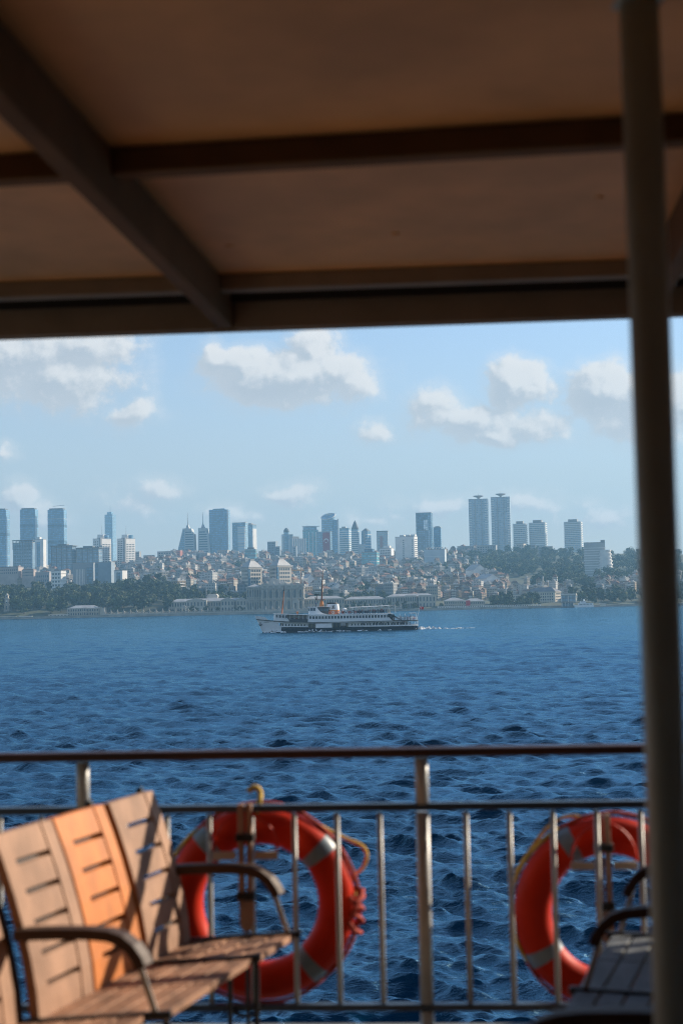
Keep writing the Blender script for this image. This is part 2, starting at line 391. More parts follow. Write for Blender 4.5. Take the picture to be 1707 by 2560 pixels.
def build_towers():
    G = 'skyscrapers along the city skyline'
    # --- three slab towers at the left
    for (a, b, y, lab, dark) in ((-30,18,1275,'blue glass skyscraper cut off by the left picture edge with one dark band',True),
                            (50,90.5,1273.5,'blue glass skyscraper rising behind the white slab with scaffolded block',False),
                            (119,162,1274,'tall blue glass skyscraper with small crane on its roof',False)):
        t = Tower('skyscraper', lab, 'skyscraper', a, b, y, 3000, -4, .7, g_blue, group=G, body='curtain_wall', roof=False)
        t.box('roof_plant', DGREY, -t.w*.42, t.w*.42, -t.d*.4, t.d*.4, t.h+.01, t.h+3)
        for q in ((.62,) if dark else (.50, .74)): t.box('dark_band', g_dark, -t.w/2-.15, t.w/2+.15, -t.d/2-.15, t.d/2+.15, t.h*q, t.h*q+6)
        for q in (.18,.33,.86): t.box('pale_band', g_pale, -t.w/2-.1, t.w/2+.1, -t.d/2-.1, t.d/2+.1, t.h*q, t.h*q+1.3)
        if a > 100:
            mb = MB(); z = t.h+3; mb.bar((0,0,z),(0,0,z+5),.8,.8); mb.bar((-9,0,z+5),(16,0,z+7),.6,.8); mb.build('roof_crane', STEEL, t.o)
    # --- slim far tower with needle
    t = Tower('skyscraper', 'slim blue grey skyscraper with stepped top and needle between two white towers', 'skyscraper', 261,287.5,1286,4200, -18, .9, g_blue2, group=G, body='curtain_wall', roof=False)
    t.box('upper_tier', g_blue2, -t.w*.28, t.w*.28, -t.d*.3, t.d*.3, t.h+.01, t.h+t.px(6.5)); t.mast(0,0,t.h+t.px(6.5),t.px(17),.8)
    # --- twin white hotel towers
    for (a, b, lab) in ((229.5,274,'left one of the twin white hotel towers with round blue top'),(290.5,334.5,'right one of the twin white hotel towers with round blue top')):
        t = Tower('hotel_tower', lab, 'tower', a, b, 1347, 2450, 52, .8, WHITE, group='twin white hotel towers')
        mb = MB(); mb.frustum(-t.w*.02,-t.d*.02,t.h+.92,t.h+t.px(11),t.w*.36,t.d*.36,t.w*.35,t.d*.35,8,ph=R(22)); mb.build('crown', WHITE, t.o)
        mb = MB(); mb.frustum(t.w*.2,-t.d*.26,t.h-t.px(10),t.h+t.px(10.2),t.w*.22,t.d*.24,t.w*.22,t.d*.24,14); mb.build('glass_drum', g_blue, t.o, smooth=False)
        t.mast(0,0,t.h+t.px(11),t.px(24),.45)
        t.grid('F', 6, 15, 6, t.h-t.px(12), .62, .48)
        t.grid('L', 4, 15, 6, t.h-3, .5, .5)
        t.box('stair_shaft', GREY, -t.w*.5-.9, -t.w*.40, -t.d/2-.9, -t.d/2+3, 0, t.h+2)
    # --- offices under the left towers
    t = Tower('office_block', 'dark blue office block wrapped in a dark roof frame left of the white slab', 'office', 31,87,1357,2520,-10,.6,g_slate, body='wall')
    t.grid('F', 7, 9, 4, t.h-3, .7, .42, me_winb)
    for i in range(7): t.box('roof_frame_post', DGREY, -t.w/2+i*t.w/6-.5, -t.w/2+i*t.w/6+.5, -t.d/2-.6, -t.d/2+.6, t.h-12, t.h+4)
    t.box('roof_frame', DGREY, -t.w/2-1, t.w/2+1, -t.d/2-1, t.d/2+1, t.h+4.01, t.h+5.2)
    t = Tower('office_slab', 'white office slab with one blue glass strip beside the dark framed block', 'office', 86,114,1349,2500,-24,.5,WHITE)
    t.box('glass_strip', g_blue, -t.w*.3, t.w*.12, -t.d/2-.3, -t.d/2+1, 0, t.h-t.px(6)); t.box('roof_plant', WHITE, -t.w*.4, 0, -t.d*.3, t.d*.3, t.h+.91, t.h+t.px(7))
    for (a, b, y, n, lab) in ((128,185,1367,9,'blue grey office block with pale floor slabs and overhanging roof at the left'),(191,251,1372,7,'office block with dark roof frame partly hidden by the left white hotel tower')):
        t = Tower('office_block', lab, 'office', a, b, y, 2380, -8, .6, g_slate)
        t.slabs(n, 2, t.h-2, .8, .25, unit_box().mesh('floor_slab', GREY)); 
        for i in range(5): t.box('column', DGREY, -t.w/2+i*t.w/4-.7, -t.w/2+i*t.w/4+.7, -t.d/2-.5, -t.d/2+.5, 0, t.h+1)
        t.box('roof_frame', DGREY, -t.w/2-2, t.w/2+2, -t.d/2-2, t.d/2+2, t.h+1.01, t.h+2.4); t.box('roof_plant', DGREY, -t.w*.25, t.w*.2, -t.d*.3, t.d*.3, t.h+2.41, t.h+5)
    # --- broad blue block in front of the white towers
    D = 1900
    t = Tower('office_block', 'broad windowless blue grey block standing below the white hotel towers', 'office', 236,284,1406,D,-14,.55,M('blue_grey_render', (.22,.28,.33), .7, var=.12, vs=.1), zbase=20)
    t.box('glass_corner', g_dark, -t.w/2-.2, -t.w*.32, -t.d/2-.35, -t.d/2+2, 0, t.h-2)
    t = Tower('office_block', 'stepped grey block with white vertical fins above the park trees', 'office', 181,238,1409,D+30,-8,.5,M('grey_blue_render', (.26,.3,.33), .8, var=.1), zbase=20)
    for i in range(6): t.box('fin', WHITE, -t.w*.34+i*t.w*.075, -t.w*.34+i*t.w*.075+1, -t.d/2-.6, -t.d/2+.3, t.h*.42, t.h-t.px(14))
    t.box('glass_front', g_dark, t.w*.18, t.w*.42, -t.d/2-.4, -t.d/2+1, 0, t.h-t.px(10)); t.box('lower_wing', GREY, -t.w/2, t.w*.1, -t.d/2-9, -t.d/2-.5, 0, t.h*.36)
    t = Tower('apartment_block', 'white apartment block with stacked balconies left of the finned grey block', 'apartments', 126,162,1428,1880,-26,.7,WHITE, zbase=18)
    t.grid('F', 3, 7, 4, t.h-1, .6, .5); t.slabs(7, 6, t.h, .5, .8)
    t = Tower('office_block', 'grey office block with rough pinkish side left of the balconied white block', 'office', 88,127,1432,1900,-8,.6,M('pink_grey_render', (.34,.31,.3), .85, var=.15), zbase=18); t.grid('F', 6, 6, 3, t.h-2, .6, .5, me_winb)
    t = Tower('apartment_block', 'narrow white and blue striped block at the right end of the blue block', 'apartments', 284,316,1427,1870,-28,.8,WHITE, zbase=18)
    t.box('glass_strip', g_dark, -t.w*.2, t.w*.25, -t.d/2-.35, -t.d/2+1, 0, t.h-2); t.slabs(8, 5, t.h, .4, .35, x0=-t.w/2, x1=-t.w*.22)
    t = Tower('villa', 'bright white cubic villa standing among the park trees below the hotel towers', 'house', 316,346,1460,1800,-35,.8,WHITE, zbase=22)
    t.box('terrace', WHITE, -t.w*.8, t.w*.7, -t.d*.8, t.d*.8, 0, t.h*.35); t.grid('R', 2, 2, t.h*.4, t.h, .35, .5)
    for (a, b, y, lab) in ((-70,-5,1424,'long low grey block at the left picture edge above the park'),(-4,52,1420,'low rosy block above the park at the far left'),(54,88,1426,'low grey block between the rosy block and the pinkish office')):
        t = Tower('low_block', lab, 'building', a, b, y, 2000, -10, .6, M('rosy_render', (.42,.34,.3), .85, var=.2, vs=.1), zbase=20)
        t.grid('F', 9, 2, t.h-9, t.h-1, .5, .5); t.box('roof_tiles', TILE, -t.w*.45, t.w*.45, -t.d*.4, t.d*.4, t.h+.91, t.h+2)
    # --- pyramid-like white pair
    for (pts, ax, lab) in (([(446,1395),(447,1372),(459,1321),(479,1321),(482,1334),(486,1334),(489,1395)],468,'white banded tower with sloping left flank and needle'),
                       ([(496,1395),(497,1320),(517,1320),(519,1332),(524,1334),(531,1395)],506,'white banded tower with sloping right flank and needle')):
        D = 3000; c = at(sum(p[0] for p in pts[:1]+pts[-1:])/2, 1400, D); zb = gz(c.x, D)-4
        o = thing('banded_tower', lab, 'tower', (c.x, D+14, zb), R(-6), 'pair of white banded towers')
        q = [at(x, y, D) for x, y in pts]; poly = [(p.x-c.x, max(p.z-zb, 0)) for p in q]; poly[0] = (poly[0][0], 0); poly[-1] = (poly[-1][0], 0)
        mb = MB(); mb.prism(poly, -14, 14, 'y'); mb.build('wall', M('pale_cladding', (.5,.5,.48), .7, var=.08), o)
        top = max(p[1] for p in poly)
        def span(z):
            xs = []
            for (a, b) in zip(poly, poly[1:]+poly[:1]):
                if (a[1]-z)*(b[1]-z) < 0: xs.append(a[0]+(b[0]-a[0])*(z-a[1])/(b[1]-a[1]))
            return min(xs), max(xs)
        mw = unit_box().mesh('window_band', WINDOW_BLUE)
        left = pts[0][0] < 460
        for j in range(13):
            z = top*(.1+.84*j/13); x0, x1 = span(z+1)
            if left: x0 = max(x0, -2)
            else: x1 = min(x1, x0+.86*(x1-x0)); x0 = x0+1.5
            child('window_band', mw, o, ((x0+x1)/2, -14.1, z), (max(1, x1-x0-2), .5, top*.032))
        if left:
            x0 = span(top*.2)[0]; mb = MB(); mb.prism([(poly[1][0]+1, poly[1][1]), (poly[0][0]+1.5, 1), (-3, 1), (-3, top-4), (poly[2][0]+1, top-3)], -14.4, -13, 'y'); mb.build('glass_flank', g_blue2, o)
        hx = at(ax, 1310, D).x-c.x
        mb = MB(); mb.frustum(hx,0,top+.01,top+F*0+8,5,5,2,2,8); mb.tube([(hx,0,top+8),(hx,0,top+20),(hx,0,top+34)],[1.,.6,.25],6); mb.build('needle', STEEL, o)
    # --- big plain glass slab, lined pair
    t = Tower('skyscraper', 'broad plain blue glass skyscraper right of the white banded towers', 'skyscraper', 522,573,1274,3000,-7,.5,g_blue, group=G, body='curtain_wall', roof=False)
    mb = MB(); mb.prism([(-t.w*.32,0),(t.w*.34,0),(t.w*.3,t.px(3.2)),(-t.w*.3,t.px(2.6))], -t.d*.4, t.d*.4, 'y'); ob = mb.build('roof_cap', g_blue, t.o); ob.location.z = t.h+.01
    t.box('corner_shaft', g_pale, t.w/2-3, t.w/2+.2, -t.d/2-.25, -t.d/2+2, 0, t.h-1)
    t = Tower('skyscraper', 'pale lined office tower with grey glass wings right of the plain glass slab', 'skyscraper', 580,618,1307,2900,-10,.8,g_blue2, group=G, body='curtain_wall')
    t.box('front_bay', GL('lined_bay', (0.317,0.424,0.490), (.6,.6,.58), 5.2, 200, .5, .0), -t.w*.05, t.w*.46, -t.d/2-4, -t.d/2+1, 0, t.h-t.px(10)); t.mast(t.w*.4,0,t.h,t.px(5),.4,'flagpole')
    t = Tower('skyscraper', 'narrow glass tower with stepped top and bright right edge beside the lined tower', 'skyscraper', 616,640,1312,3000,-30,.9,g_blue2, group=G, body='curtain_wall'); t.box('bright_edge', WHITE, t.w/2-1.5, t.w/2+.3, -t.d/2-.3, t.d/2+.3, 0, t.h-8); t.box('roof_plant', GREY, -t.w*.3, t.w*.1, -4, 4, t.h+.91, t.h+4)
    t = Tower('office_block', 'small green glass office block in front of the lined tower', 'office', 612,641,1374,2500,-6,.7,g_teal); t.slabs(4, 3, t.h, 1., .3, me_band_d, 'dark_band'); t.box('roof_plant', DGREY, -t.w*.3, t.w*.3, -3, 5, t.h+.91, t.h+4)
    # --- two beige office towers with hipped roofs
    for (a, b, y, lab) in ((602,653,1419,'left beige office tower with grey hipped roof behind the palace'),(672,727,1415,'right beige office tower with grey hipped roof behind the palace')):
        D = 1640; t = Tower('office_tower', lab, 'office', a, b, y, D, 46, .62, M('beige_panel', (.5,.45,.38), .8, var=.08, vs=.1), zbase=10, group='beige office towers behind the palace')
        t.grid('F', 6, 8, 6, t.h-1.5, .6, .58, me_win, -t.w*.36, t.w*.4); t.grid('L', 6, 8, 6, t.h-1.5, .5, .55, me_win)
        t.box('glass_corner', g_dark, -t.w/2-.25, -t.w*.40, -t.d/2-.3, -t.d/2+1.5, 0, t.h-1)
        mb = MB(); z = t.h+.91; w, d = t.w/2, t.d/2
        mb.hexa([(-w,-d,z),(w,-d,z),(w,d,z),(-w,d,z),(-w*.35,-d*.35,z+7),(w*.35,-d*.35,z+7),(w*.35,d*.35,z+7),(-w*.35,d*.35,z+7)]); mb.build('roof', LEAD, t.o)
        t.box('roof_plant', GREY, -w*.3, w*.3, -d*.3, d*.3, z+7.01, z+9)
        t.box('cornice', STONE_PALE, -w-.5, w+.5, -d-.5, d+.5, t.h-1.4, t.h-.4)
    # --- cluster in the middle of the skyline
    t = Tower('apartment_tower', 'pale stepped tower with round domed top left of the white ribbed block', 'tower', 702,732,1337,2900,12,.8,g_pale)
    mb = MB(); mb.frustum(-2,-t.d*.3,t.h-30,t.h+t.px(7),t.w*.26,t.w*.26,t.w*.26,t.w*.26,14); mb.build('round_bay', g_blue2, t.o)
    mb = MB(); mb.lathe([(t.w*.27,0),(t.w*.26,3),(t.w*.2,6),(t.w*.1,8),(.3,9)], 14, (-2,-t.d*.3,t.h+t.px(7))); mb.build('dome', DGREY, t.o, smooth=True)
    t.box('shoulder', g_pale, t.w/2+.05, t.w*.75, -t.d*.3, t.d*.3, 0, t.h-9)
    t = Tower('office_block', 'white office block with tall vertical ribs below the domed tower', 'office', 719,763,1347,2750,34,.6,g_fins)
    for i in range(7): t.box('rib', WHITE, -t.w/2+i*t.w/6-.7, -t.w/2+i*t.w/6+.7, -t.d/2-.9, -t.d/2+.2, 0, t.h+1)
    t.box('roof_plant', GREY, -t.w*.4, t.w*.1, -t.d*.2, t.d*.2, t.h+.91, t.h+5)
    t = Tower('skyscraper', 'teal glass tower with thin projecting roof plate left of the flag tower', 'skyscraper', 756,795,1325,2850,24,.7,g_teal, group=G, body='curtain_wall')
    t.box('upper_glass', g_blue2, -t.w*.5, t.w*.4, -t.d*.45, t.d*.4, t.h+.91, t.h+t.px(9)); t.box('roof_plate', WHITE, -t.w*.55, t.w*.62, -t.d*.55, t.d*.5, t.h+t.px(9)+.01, t.h+t.px(9)+1.2)
    for q in (-.3, .02, .3): t.box('white_fin', WHITE, t.w*q-.8, t.w*q+.8, -t.d/2-.6, -t.d/2+.4, t.h*.2, t.h-4)
    # tall curved glass tower
    t = Tower('skyscraper', 'tall glass tower with slanted oval top standing behind the flag tower', 'skyscraper', 803,838,1300,3000,0,.8,None, group=G, roof=False)
    mb = MB(); n = 28; w = t.w/2; d = t.d/2; zt = t.h+t.px(15); v = []; f = []
    for i in range(n): a = 2*math.pi*i/n; v.append((w*math.cos(a), d*math.sin(a), 0))
    for i in range(n): a = 2*math.pi*i/n; v.append((w*math.cos(a), d*math.sin(a), zt-t.px(9)*max(0, (.55-.5*math.sin(a)-.45*math.cos(a)))*1.0+t.px(3)*math.sin(a)))
    f = [(i,(i+1)%n,n+(i+1)%n,n+i) for i in range(n)]+[tuple(range(n,2*n))]; mb.add(v, f); mb.build('curtain_wall', g_blue2, t.o)
    mb = MB(); mb.tube([(v[n+i][0]*1.01, v[n+i][1]*1.01, v[n+i][2]) for i in range(n)], 1.2, 6, True); mb.build('roof_ring', WHITE, t.o)
    w2 = t.px(13); t.box('shoulder', g_blue, w*.72, w*.72+w2, -d*.8, d*.6, 0, t.h); t.box('shoulder_frame', WHITE, w*.72+w2-3, w*.72+w2+.3, -d*.8-.4, -d*.6, 0, t.h+2)
    t.box('core', g_pale, -w*.2, w*.6, d*.3, d*.9, zt-14, zt+1)
    # flag tower
    t = Tower('skyscraper', 'blue office tower with huge red flag hung down its front', 'skyscraper', 792,829,1330,2750,-6,.7,g_blue2, group=G, body='curtain_wall')
    t.box('side_frame', WHITE, t.w*.42, t.w*.47, -t.d/2-.6, -t.d/2+.5, 0, t.h+1.5); t.slabs(12, 5, t.h-3, .5, .3, x0=-t.w*.1, x1=t.w*.42)
    fx = t.w*.17; fw = t.px(17); z1 = t.h-1; z0 = z1-t.px(49)
    fl = MB(); fl.box(fx-fw/2, fx+fw/2, -t.d/2-1.6, -t.d/2-1.3, z0, z1); fo = fl.build('hanging_flag', M('faded_flag_red', (.30,.035,.05), .85), None, loc=None)
    fo.parent = None; fo.matrix_world = t.o.matrix_basis.copy(); fo.rotation_euler = t.o.rotation_euler; fo.location = t.o.location
    tag(fo, 'huge red flag with white crescent and star hung down a tower front', 'flag')
    e = MB(); cz = (z0+z1)/2+3; r = fw*.33; out = []
    for a in np.linspace(R(-130), R(130), 20): out.append((fx+r*math.sin(a), cz+r*math.cos(a)))
    inn = [(fx+r*.8*math.sin(a), cz-r*.22+r*.8*math.cos(a)) for a in np.linspace(R(138), R(-138), 20)]
    e.prism(out+inn, -t.d/2-1.75, -t.d/2-1.61, 'y')
    st = [(fx+(r*.36 if i % 2 == 0 else r*.15)*math.sin(i*math.pi/5), cz-r*.75+(r*.36 if i % 2 == 0 else r*.15)*math.cos(i*math.pi/5)) for i in range(10)]
    e.prism(st, -t.d/2-1.75, -t.d/2-1.61, 'y'); e.build('crescent_and_star', FLAGW, fo)
    t = Tower('skyscraper', 'grey tower with pale horizontal bands right of the flag tower', 'skyscraper', 848,877,1321,2900,-18,.7,g_blue2, group=G, body='curtain_wall'); t.slabs(14, 6, t.h-4, 1.6, .3); t.box('roof_plant', GREY, -t.w*.3, t.w*.1, -4, 4, t.h+.91, t.h+4)
    # round topped banded tower
    t = Tower('banded_tower', 'rounded tower with pale rings and pointed dome', 'tower', 878,897,1323,2850,0,1.,None, roof=False)
    w = t.w/2; mb = MB(); mb.lathe([(w,0),(w,t.h)], 20); mb.build('curtain_wall', g_blue2, t.o)
    ring = MB(); ring.lathe([(w+.5,0),(w+.5,1.6)], 20); rm = ring.mesh('ring', WHITE)
    for j in range(13): child('ring', rm, t.o, (0,0,t.h*(.22+.77*j/13)))
    mb = MB(); mb.lathe([(w,0),(w*.92,3),(w*.7,7),(w*.6,9),(w*.42,13),(.4,18)], 18, (0,0,t.h+.01)); mb.build('dome', DGREY, t.o, smooth=True)
    t.box('lower_wing', g_pale, w*.3, w*2.6, -w*.8, w*.8, 0, t.h*.56)
    # slim tower with pointed roof
    t = Tower('skyscraper', 'slim blue tower with low pointed roof and pale right flank', 'skyscraper', 903,927,1328,2850,-30,1.,g_blue, group=G, body='curtain_wall', roof=False)
    mb = MB(); w, d = t.w/2, t.d/2; z = t.h+.01; mb.hexa([(-w,-d,z),(w,-d,z),(w,d,z),(-w,d,z),(-w*.2,-d*.2,z+6),(w*.2,-d*.2,z+6),(w*.2,d*.2,z+6),(-w*.2,d*.2,z+6)]); mb.build('roof', DGREY, t.o)
    t.box('corner_pier', GREY, -1.5, 1.5, -d-.5, -d+1, 0, t.h); t.slabs(10, 4, t.h-4, 1., .25, x0=t.w*.2, x1=t.w/2)
    t = Tower('office_tower', 'square grey tower with dark window bands and faded red banner', 'office', 941,971,1330,2800,-6,.7,g_pale)
    t.box('banner', M('faded_red_banner', (.4,.22,.2), .85), -t.w*.22, t.w*.05, -t.d/2-.5, -t.d/2-.2, t.h*.5, t.h*.86); t.box('roof_frame', DGREY, -t.w*.5, t.w*.5, -t.d*.5, t.d*.5, t.h+.91, t.h+2.5)
    t = Tower('office_block', 'teal blue office block with dark stepped top below the slim pointed tower', 'office', 904,948,1381,2250,-14,.7,g_teal); t.box('upper_tier', g_dark, -t.w*.35, t.w*.2, -t.d*.4, t.d*.4, t.h+.91, t.h+6); t.slabs(4, 2, t.h-2, .8, .3, x0=0, x1=t.w/2)
    t = Tower('office_block', 'white terrace roofed block right of the teal blue office', 'office', 948,985,1371,2500,-20,.7,WHITE); t.grid('F', 6, 3, t.h-14, t.h-2, .6, .5); t.box('penthouse', WHITE, -t.w*.2, t.w*.3, -4, 5, t.h+.91, t.h+5)
    # wide white hotel
    t = Tower('hotel', 'broad cream white hotel with column of small balconies', 'hotel', 988,1044,1342,2450,-24,.45,WHITE)
    t.grid('F', 1, 13, t.h*.15, t.h-4, .8, .45, me_win, -t.w*.12, -t.w*.02); t.grid('R', 3, 14, t.h*.1, t.h-3, .62, .5)
    t.grid('F', 1, 13, t.h*.15, t.h-4, .8, .4, me_winb, t.w*.36, t.w*.44)
    for q in (-.3, 0, .28): t.box('roof_plant', WHITE, t.w*q, t.w*q+8, -4, 4, t.h+.91, t.h+4)
    # dark glass pair
    t = Tower('skyscraper', 'tall dark glass skyscraper with bright painted reflection and lower wing', 'skyscraper', 1039,1082.5,1282,2900,-12,.7,g_dark, group=G, body='curtain_wall')
    t.box('painted_reflection', GL('reflection_tint', (0.679,0.898,1.030), (.2,.25,.28), 3.9, 4, .1, .08, .1), t.w*.0, t.w*.30, -t.d/2-.4, -t.d/2+1, t.h*.45, t.h*.86); t.box('side_bay', g_blue2, t.w*.3, t.w*.49, -t.d/2-2, -t.d/2+2, 0, t.h-4)  # pale colour painted on for the bright reflection in the glass
    t = Tower('office_block', 'lower dark office block standing in front of the tall dark glass skyscraper', 'office', 1045,1074,1327,2800,-8,.6,g_slate)
    t.box('roof_plant', DGREY, -t.w*.3, t.w*.2, -4, 4, t.h+.91, t.h+3)
    t = Tower('skyscraper', 'shorter blue glass tower attached right of the tall dark glass skyscraper', 'skyscraper', 1083,1104,1319,2950,-10,.9,g_blue, group=G, body='curtain_wall'); t.box('roof_plant', DGREY, -t.w*.3, t.w*.3, -4, 4, t.h+.91, t.h+3)
    t = Tower('office_block', 'bluish white cubic block with rooftop dishes below the dark glass pair', 'office', 1060,1117,1374,2350,-14,.5,M('blue_white_panel', (.42,.48,.52), .6, var=.08, vs=.1)); t.slabs(3, t.h*.1, t.h*.8, .4, .25)
    for i in range(6):
        mb = MB(); mb.lathe([(.3,0),(.3,1.2),(1.6,2.2),(1.9,3)], 8, (-t.w*.4+i*t.w*.15, 0, t.h+.91)); mb.build('dish', WHITE, t.o)
    # --- twin towers on the right with discs
    for (a, b, y, lab) in ((1171,1224,1248,'left one of the tall twin towers with saucer roof discs'),(1227,1280,1243,'right one of the tall twin towers with saucer roof discs')):
        t = Tower('skyscraper', lab, 'skyscraper', a, b, y, 2850, -10, .85, GL('twin_grid', (0.221,0.312,0.390), (.42,.46,.48), 3.6, 3.3, .35, .28), group='twin skyscrapers with roof discs', body='curtain_wall')
        for sx in (-1, 1):
            for j in range(22): t.box('balcony', WHITE, sx*(t.w/2-2.6)-2.9, sx*(t.w/2-2.6)+2.9, -t.d/2-1., -t.d/2+.6, t.h*.06+j*t.h*.042, t.h*.06+j*t.h*.042+1.5)
        for q in (-.16, .18): t.box('pier', GREY, t.w*q-.8, t.w*q+.8, -t.d/2-.7, -t.d/2+.4, 0, t.h+1)
        mb = MB(); mb.lathe([(2.5,0),(2.5,3),(6,4.5),(10.5,6.4),(10.5,7.4),(5,7.8),(1,8)], 18, (0,0,t.h+.91)); mb.build('roof_disc', GREY, t.o); t.mast(0,0,t.h+8,5,.4)
    # --- three slab-banded residential towers
    for (a, b, y, lab, n) in ((1283,1319,1310,'smallest of three towers banded by balcony slabs beside the saucer topped twins',15),(1323,1369,1307,'middle one of three towers banded by balcony slabs',16),(1411,1459,1305,'rightmost tower banded by balcony slabs standing apart from the others',18)):
        t = Tower('residential_tower', lab, 'tower', a, b, y, 2800, -16, .8, g_pale, group='towers banded by balcony slabs'); t.slabs(n, 2, t.h, 1.3, 1.3)
        t.box('penthouse', GREY, -t.w*.28, t.w*.28, -t.d*.3, t.d*.3, t.h+.91, t.h+6)
    # --- hillside hotel at the right
    D = 2050; t = Tower('hotel', 'large hillside hotel slab rising from the wood near the right post', 'hotel', 1460,1514,1357,D,-8,.4,M('hotel_panel', (.42,.42,.4), .8, var=.08, vs=.1), zbase=gz(at(1487,1424,D).x, D)-6)
    t.slabs(13, 3, t.h-6, .9, .25); t.box('roof_plant', GREY, t.w*.3, t.w*.5, -4, 4, t.h+.91, t.h+4)
    rd = MB(); w = t.px(19)
    for j in range(9):
        z0 = j*t.h*.09; rr = w*(1-.045*max(0, j-3)); rd.lathe([(rr*.9,z0),(rr*.9,z0+t.h*.05),(rr,z0+t.h*.05+.02),(rr,z0+t.h*.09-.02)], 18, (t.w*.5, -4, 0))
    rd.build('rounded_wing', WHITE, t.o)
    t = Tower('apartment_block', 'pink white apartment block lit on its right end below the saucer topped twins', 'apartments', 1290,1316,1360,2650,-30,.8,CREAM); t.grid('F', 4, 6, 2, t.h-1, .5, .5); t.grid('R', 3, 6, 2, t.h-1, .5, .5)
    for (a, b, y, lab) in ((1143,1190,1366,'grey apartment row left below the saucer topped twins'),(1190,1245,1364,'grey apartment row right below the saucer topped twins'),(1322,1340,1363,'small grey block between the banded towers'),(1345,1385,1367,'low long grey house on the wooded crest')):
        t = Tower('apartment_block', lab, 'apartments', a, b, y, 2600, -12, .6, GREY); t.grid('F', 7, 4, t.h-16, t.h-1, .5, .5)
    t = Tower('apartment_block', 'salmon red narrow apartment block on the crest left of the white banded towers', 'apartments', 441,456,1376,2600,-34,.9,M('salmon_render', (.5,.2,.15), .85)); t.grid('F', 3, 5, 3, t.h-2, .5, .5)
    for (a, b, y, lab) in ((334,352,1380,'grey block nearest right of the white hotel towers on the crest'),(358,385,1389,'low pale block on the crest among the roofs'),(392,440,1379,'broad grey block on the crest before the salmon red one'),(458,487,1380,'grey block standing below the left banded tower'),(497,524,1383,'grey block standing below the right banded tower'),(543,575,1376,'low block with stepped roof below the plain glass slab'),(668,694,1355,'grey blue block with flat dark roof left of the pale domed tower'),(690,702,1367,'pale narrow block beside the flat dark roof'),(732,742,1367,'bright narrow block between domed tower and the ribbed block')):
        t = Tower('apartment_block', lab, 'apartments', a, b, y, 2620, -20, .7, random.choice([GREY, M('grey_warm_render', (.4,.37,.34), .85), M('blue_grey_render', (.22,.28,.33), .7)])); t.grid('F', 5, 4, t.h-17, t.h-1, .5, .5)
build_towers()

# ------------------------------------------------------------------ palace front and the other shore buildings
me_pil = unit_box().mesh('pilaster', STONE_PALE)
me_urn = (lambda m: (m.lathe([(.5,0),(.5,.3),(.2,.4),(.45,.9),(.3,1.4),(.05,1.9)], 8), m.mesh('finial', STONE_PALE))[1])(MB())
class Wing:
    def __init__(s, name, label, x0, x1, ytop, D, depth=18, storeys=2, bays=10, mat=STONE, wall_top=None, cat='palace', arch=True, group=None, rz=0, lead=True):
        a = at(x0, ytop, D); b = at(x1, ytop, D); s.w = b.x-a.x; s.D = D; s.h = (a.z+b.z)/2-1.7
        s.o = thing(name, label, cat, ((a.x+b.x)/2, D+depth/2, 1.7), rz, group); s.d = depth
        mb = MB(); mb.box(-s.w/2,s.w/2,-depth/2,depth/2,0,s.h); mb.build('wall', mat, s.o)
        mb = MB(); mb.box(-s.w/2-.6,s.w/2+.6,-depth/2-.6,depth/2+.6,s.h-.9,s.h+.25); mb.build('cornice', STONE_PALE, s.o)
        sh = s.h/storeys; bw = s.w/bays
        for k in range(1, storeys):
            mb = MB(); mb.box(-s.w/2-.3,s.w/2+.3,-depth/2-.35,depth/2+.3,k*sh-.3,k*sh+.2); mb.build('string_course', STONE_PALE, s.o)
        for j in range(storeys):
            for i in range(bays):
                child('window', me_arch if arch else me_win, s.o, (-s.w/2+(i+.5)*bw, -depth/2, j*sh+sh*.2), (bw*.42, .3, sh*.58))
        for i in range(bays+1):
            child('pilaster', me_pil, s.o, (-s.w/2+i*bw, -depth/2-.2, 0), (min(1.1, bw*.22), .7, s.h-.95))
        if lead:
            mb = MB(); w, d, z = s.w/2-.5, depth/2-.5, s.h+.26
            mb.hexa([(-w,-d,z),(w,-d,z),(w,d,z),(-w,d,z),(-w+d*.8,-d*.1,z+2.6),(w-d*.8,-d*.1,z+2.6),(w-d*.8,d*.1,z+2.6),(-w+d*.8,d*.1,z+2.6)]); mb.build('roof', LEAD, s.o)
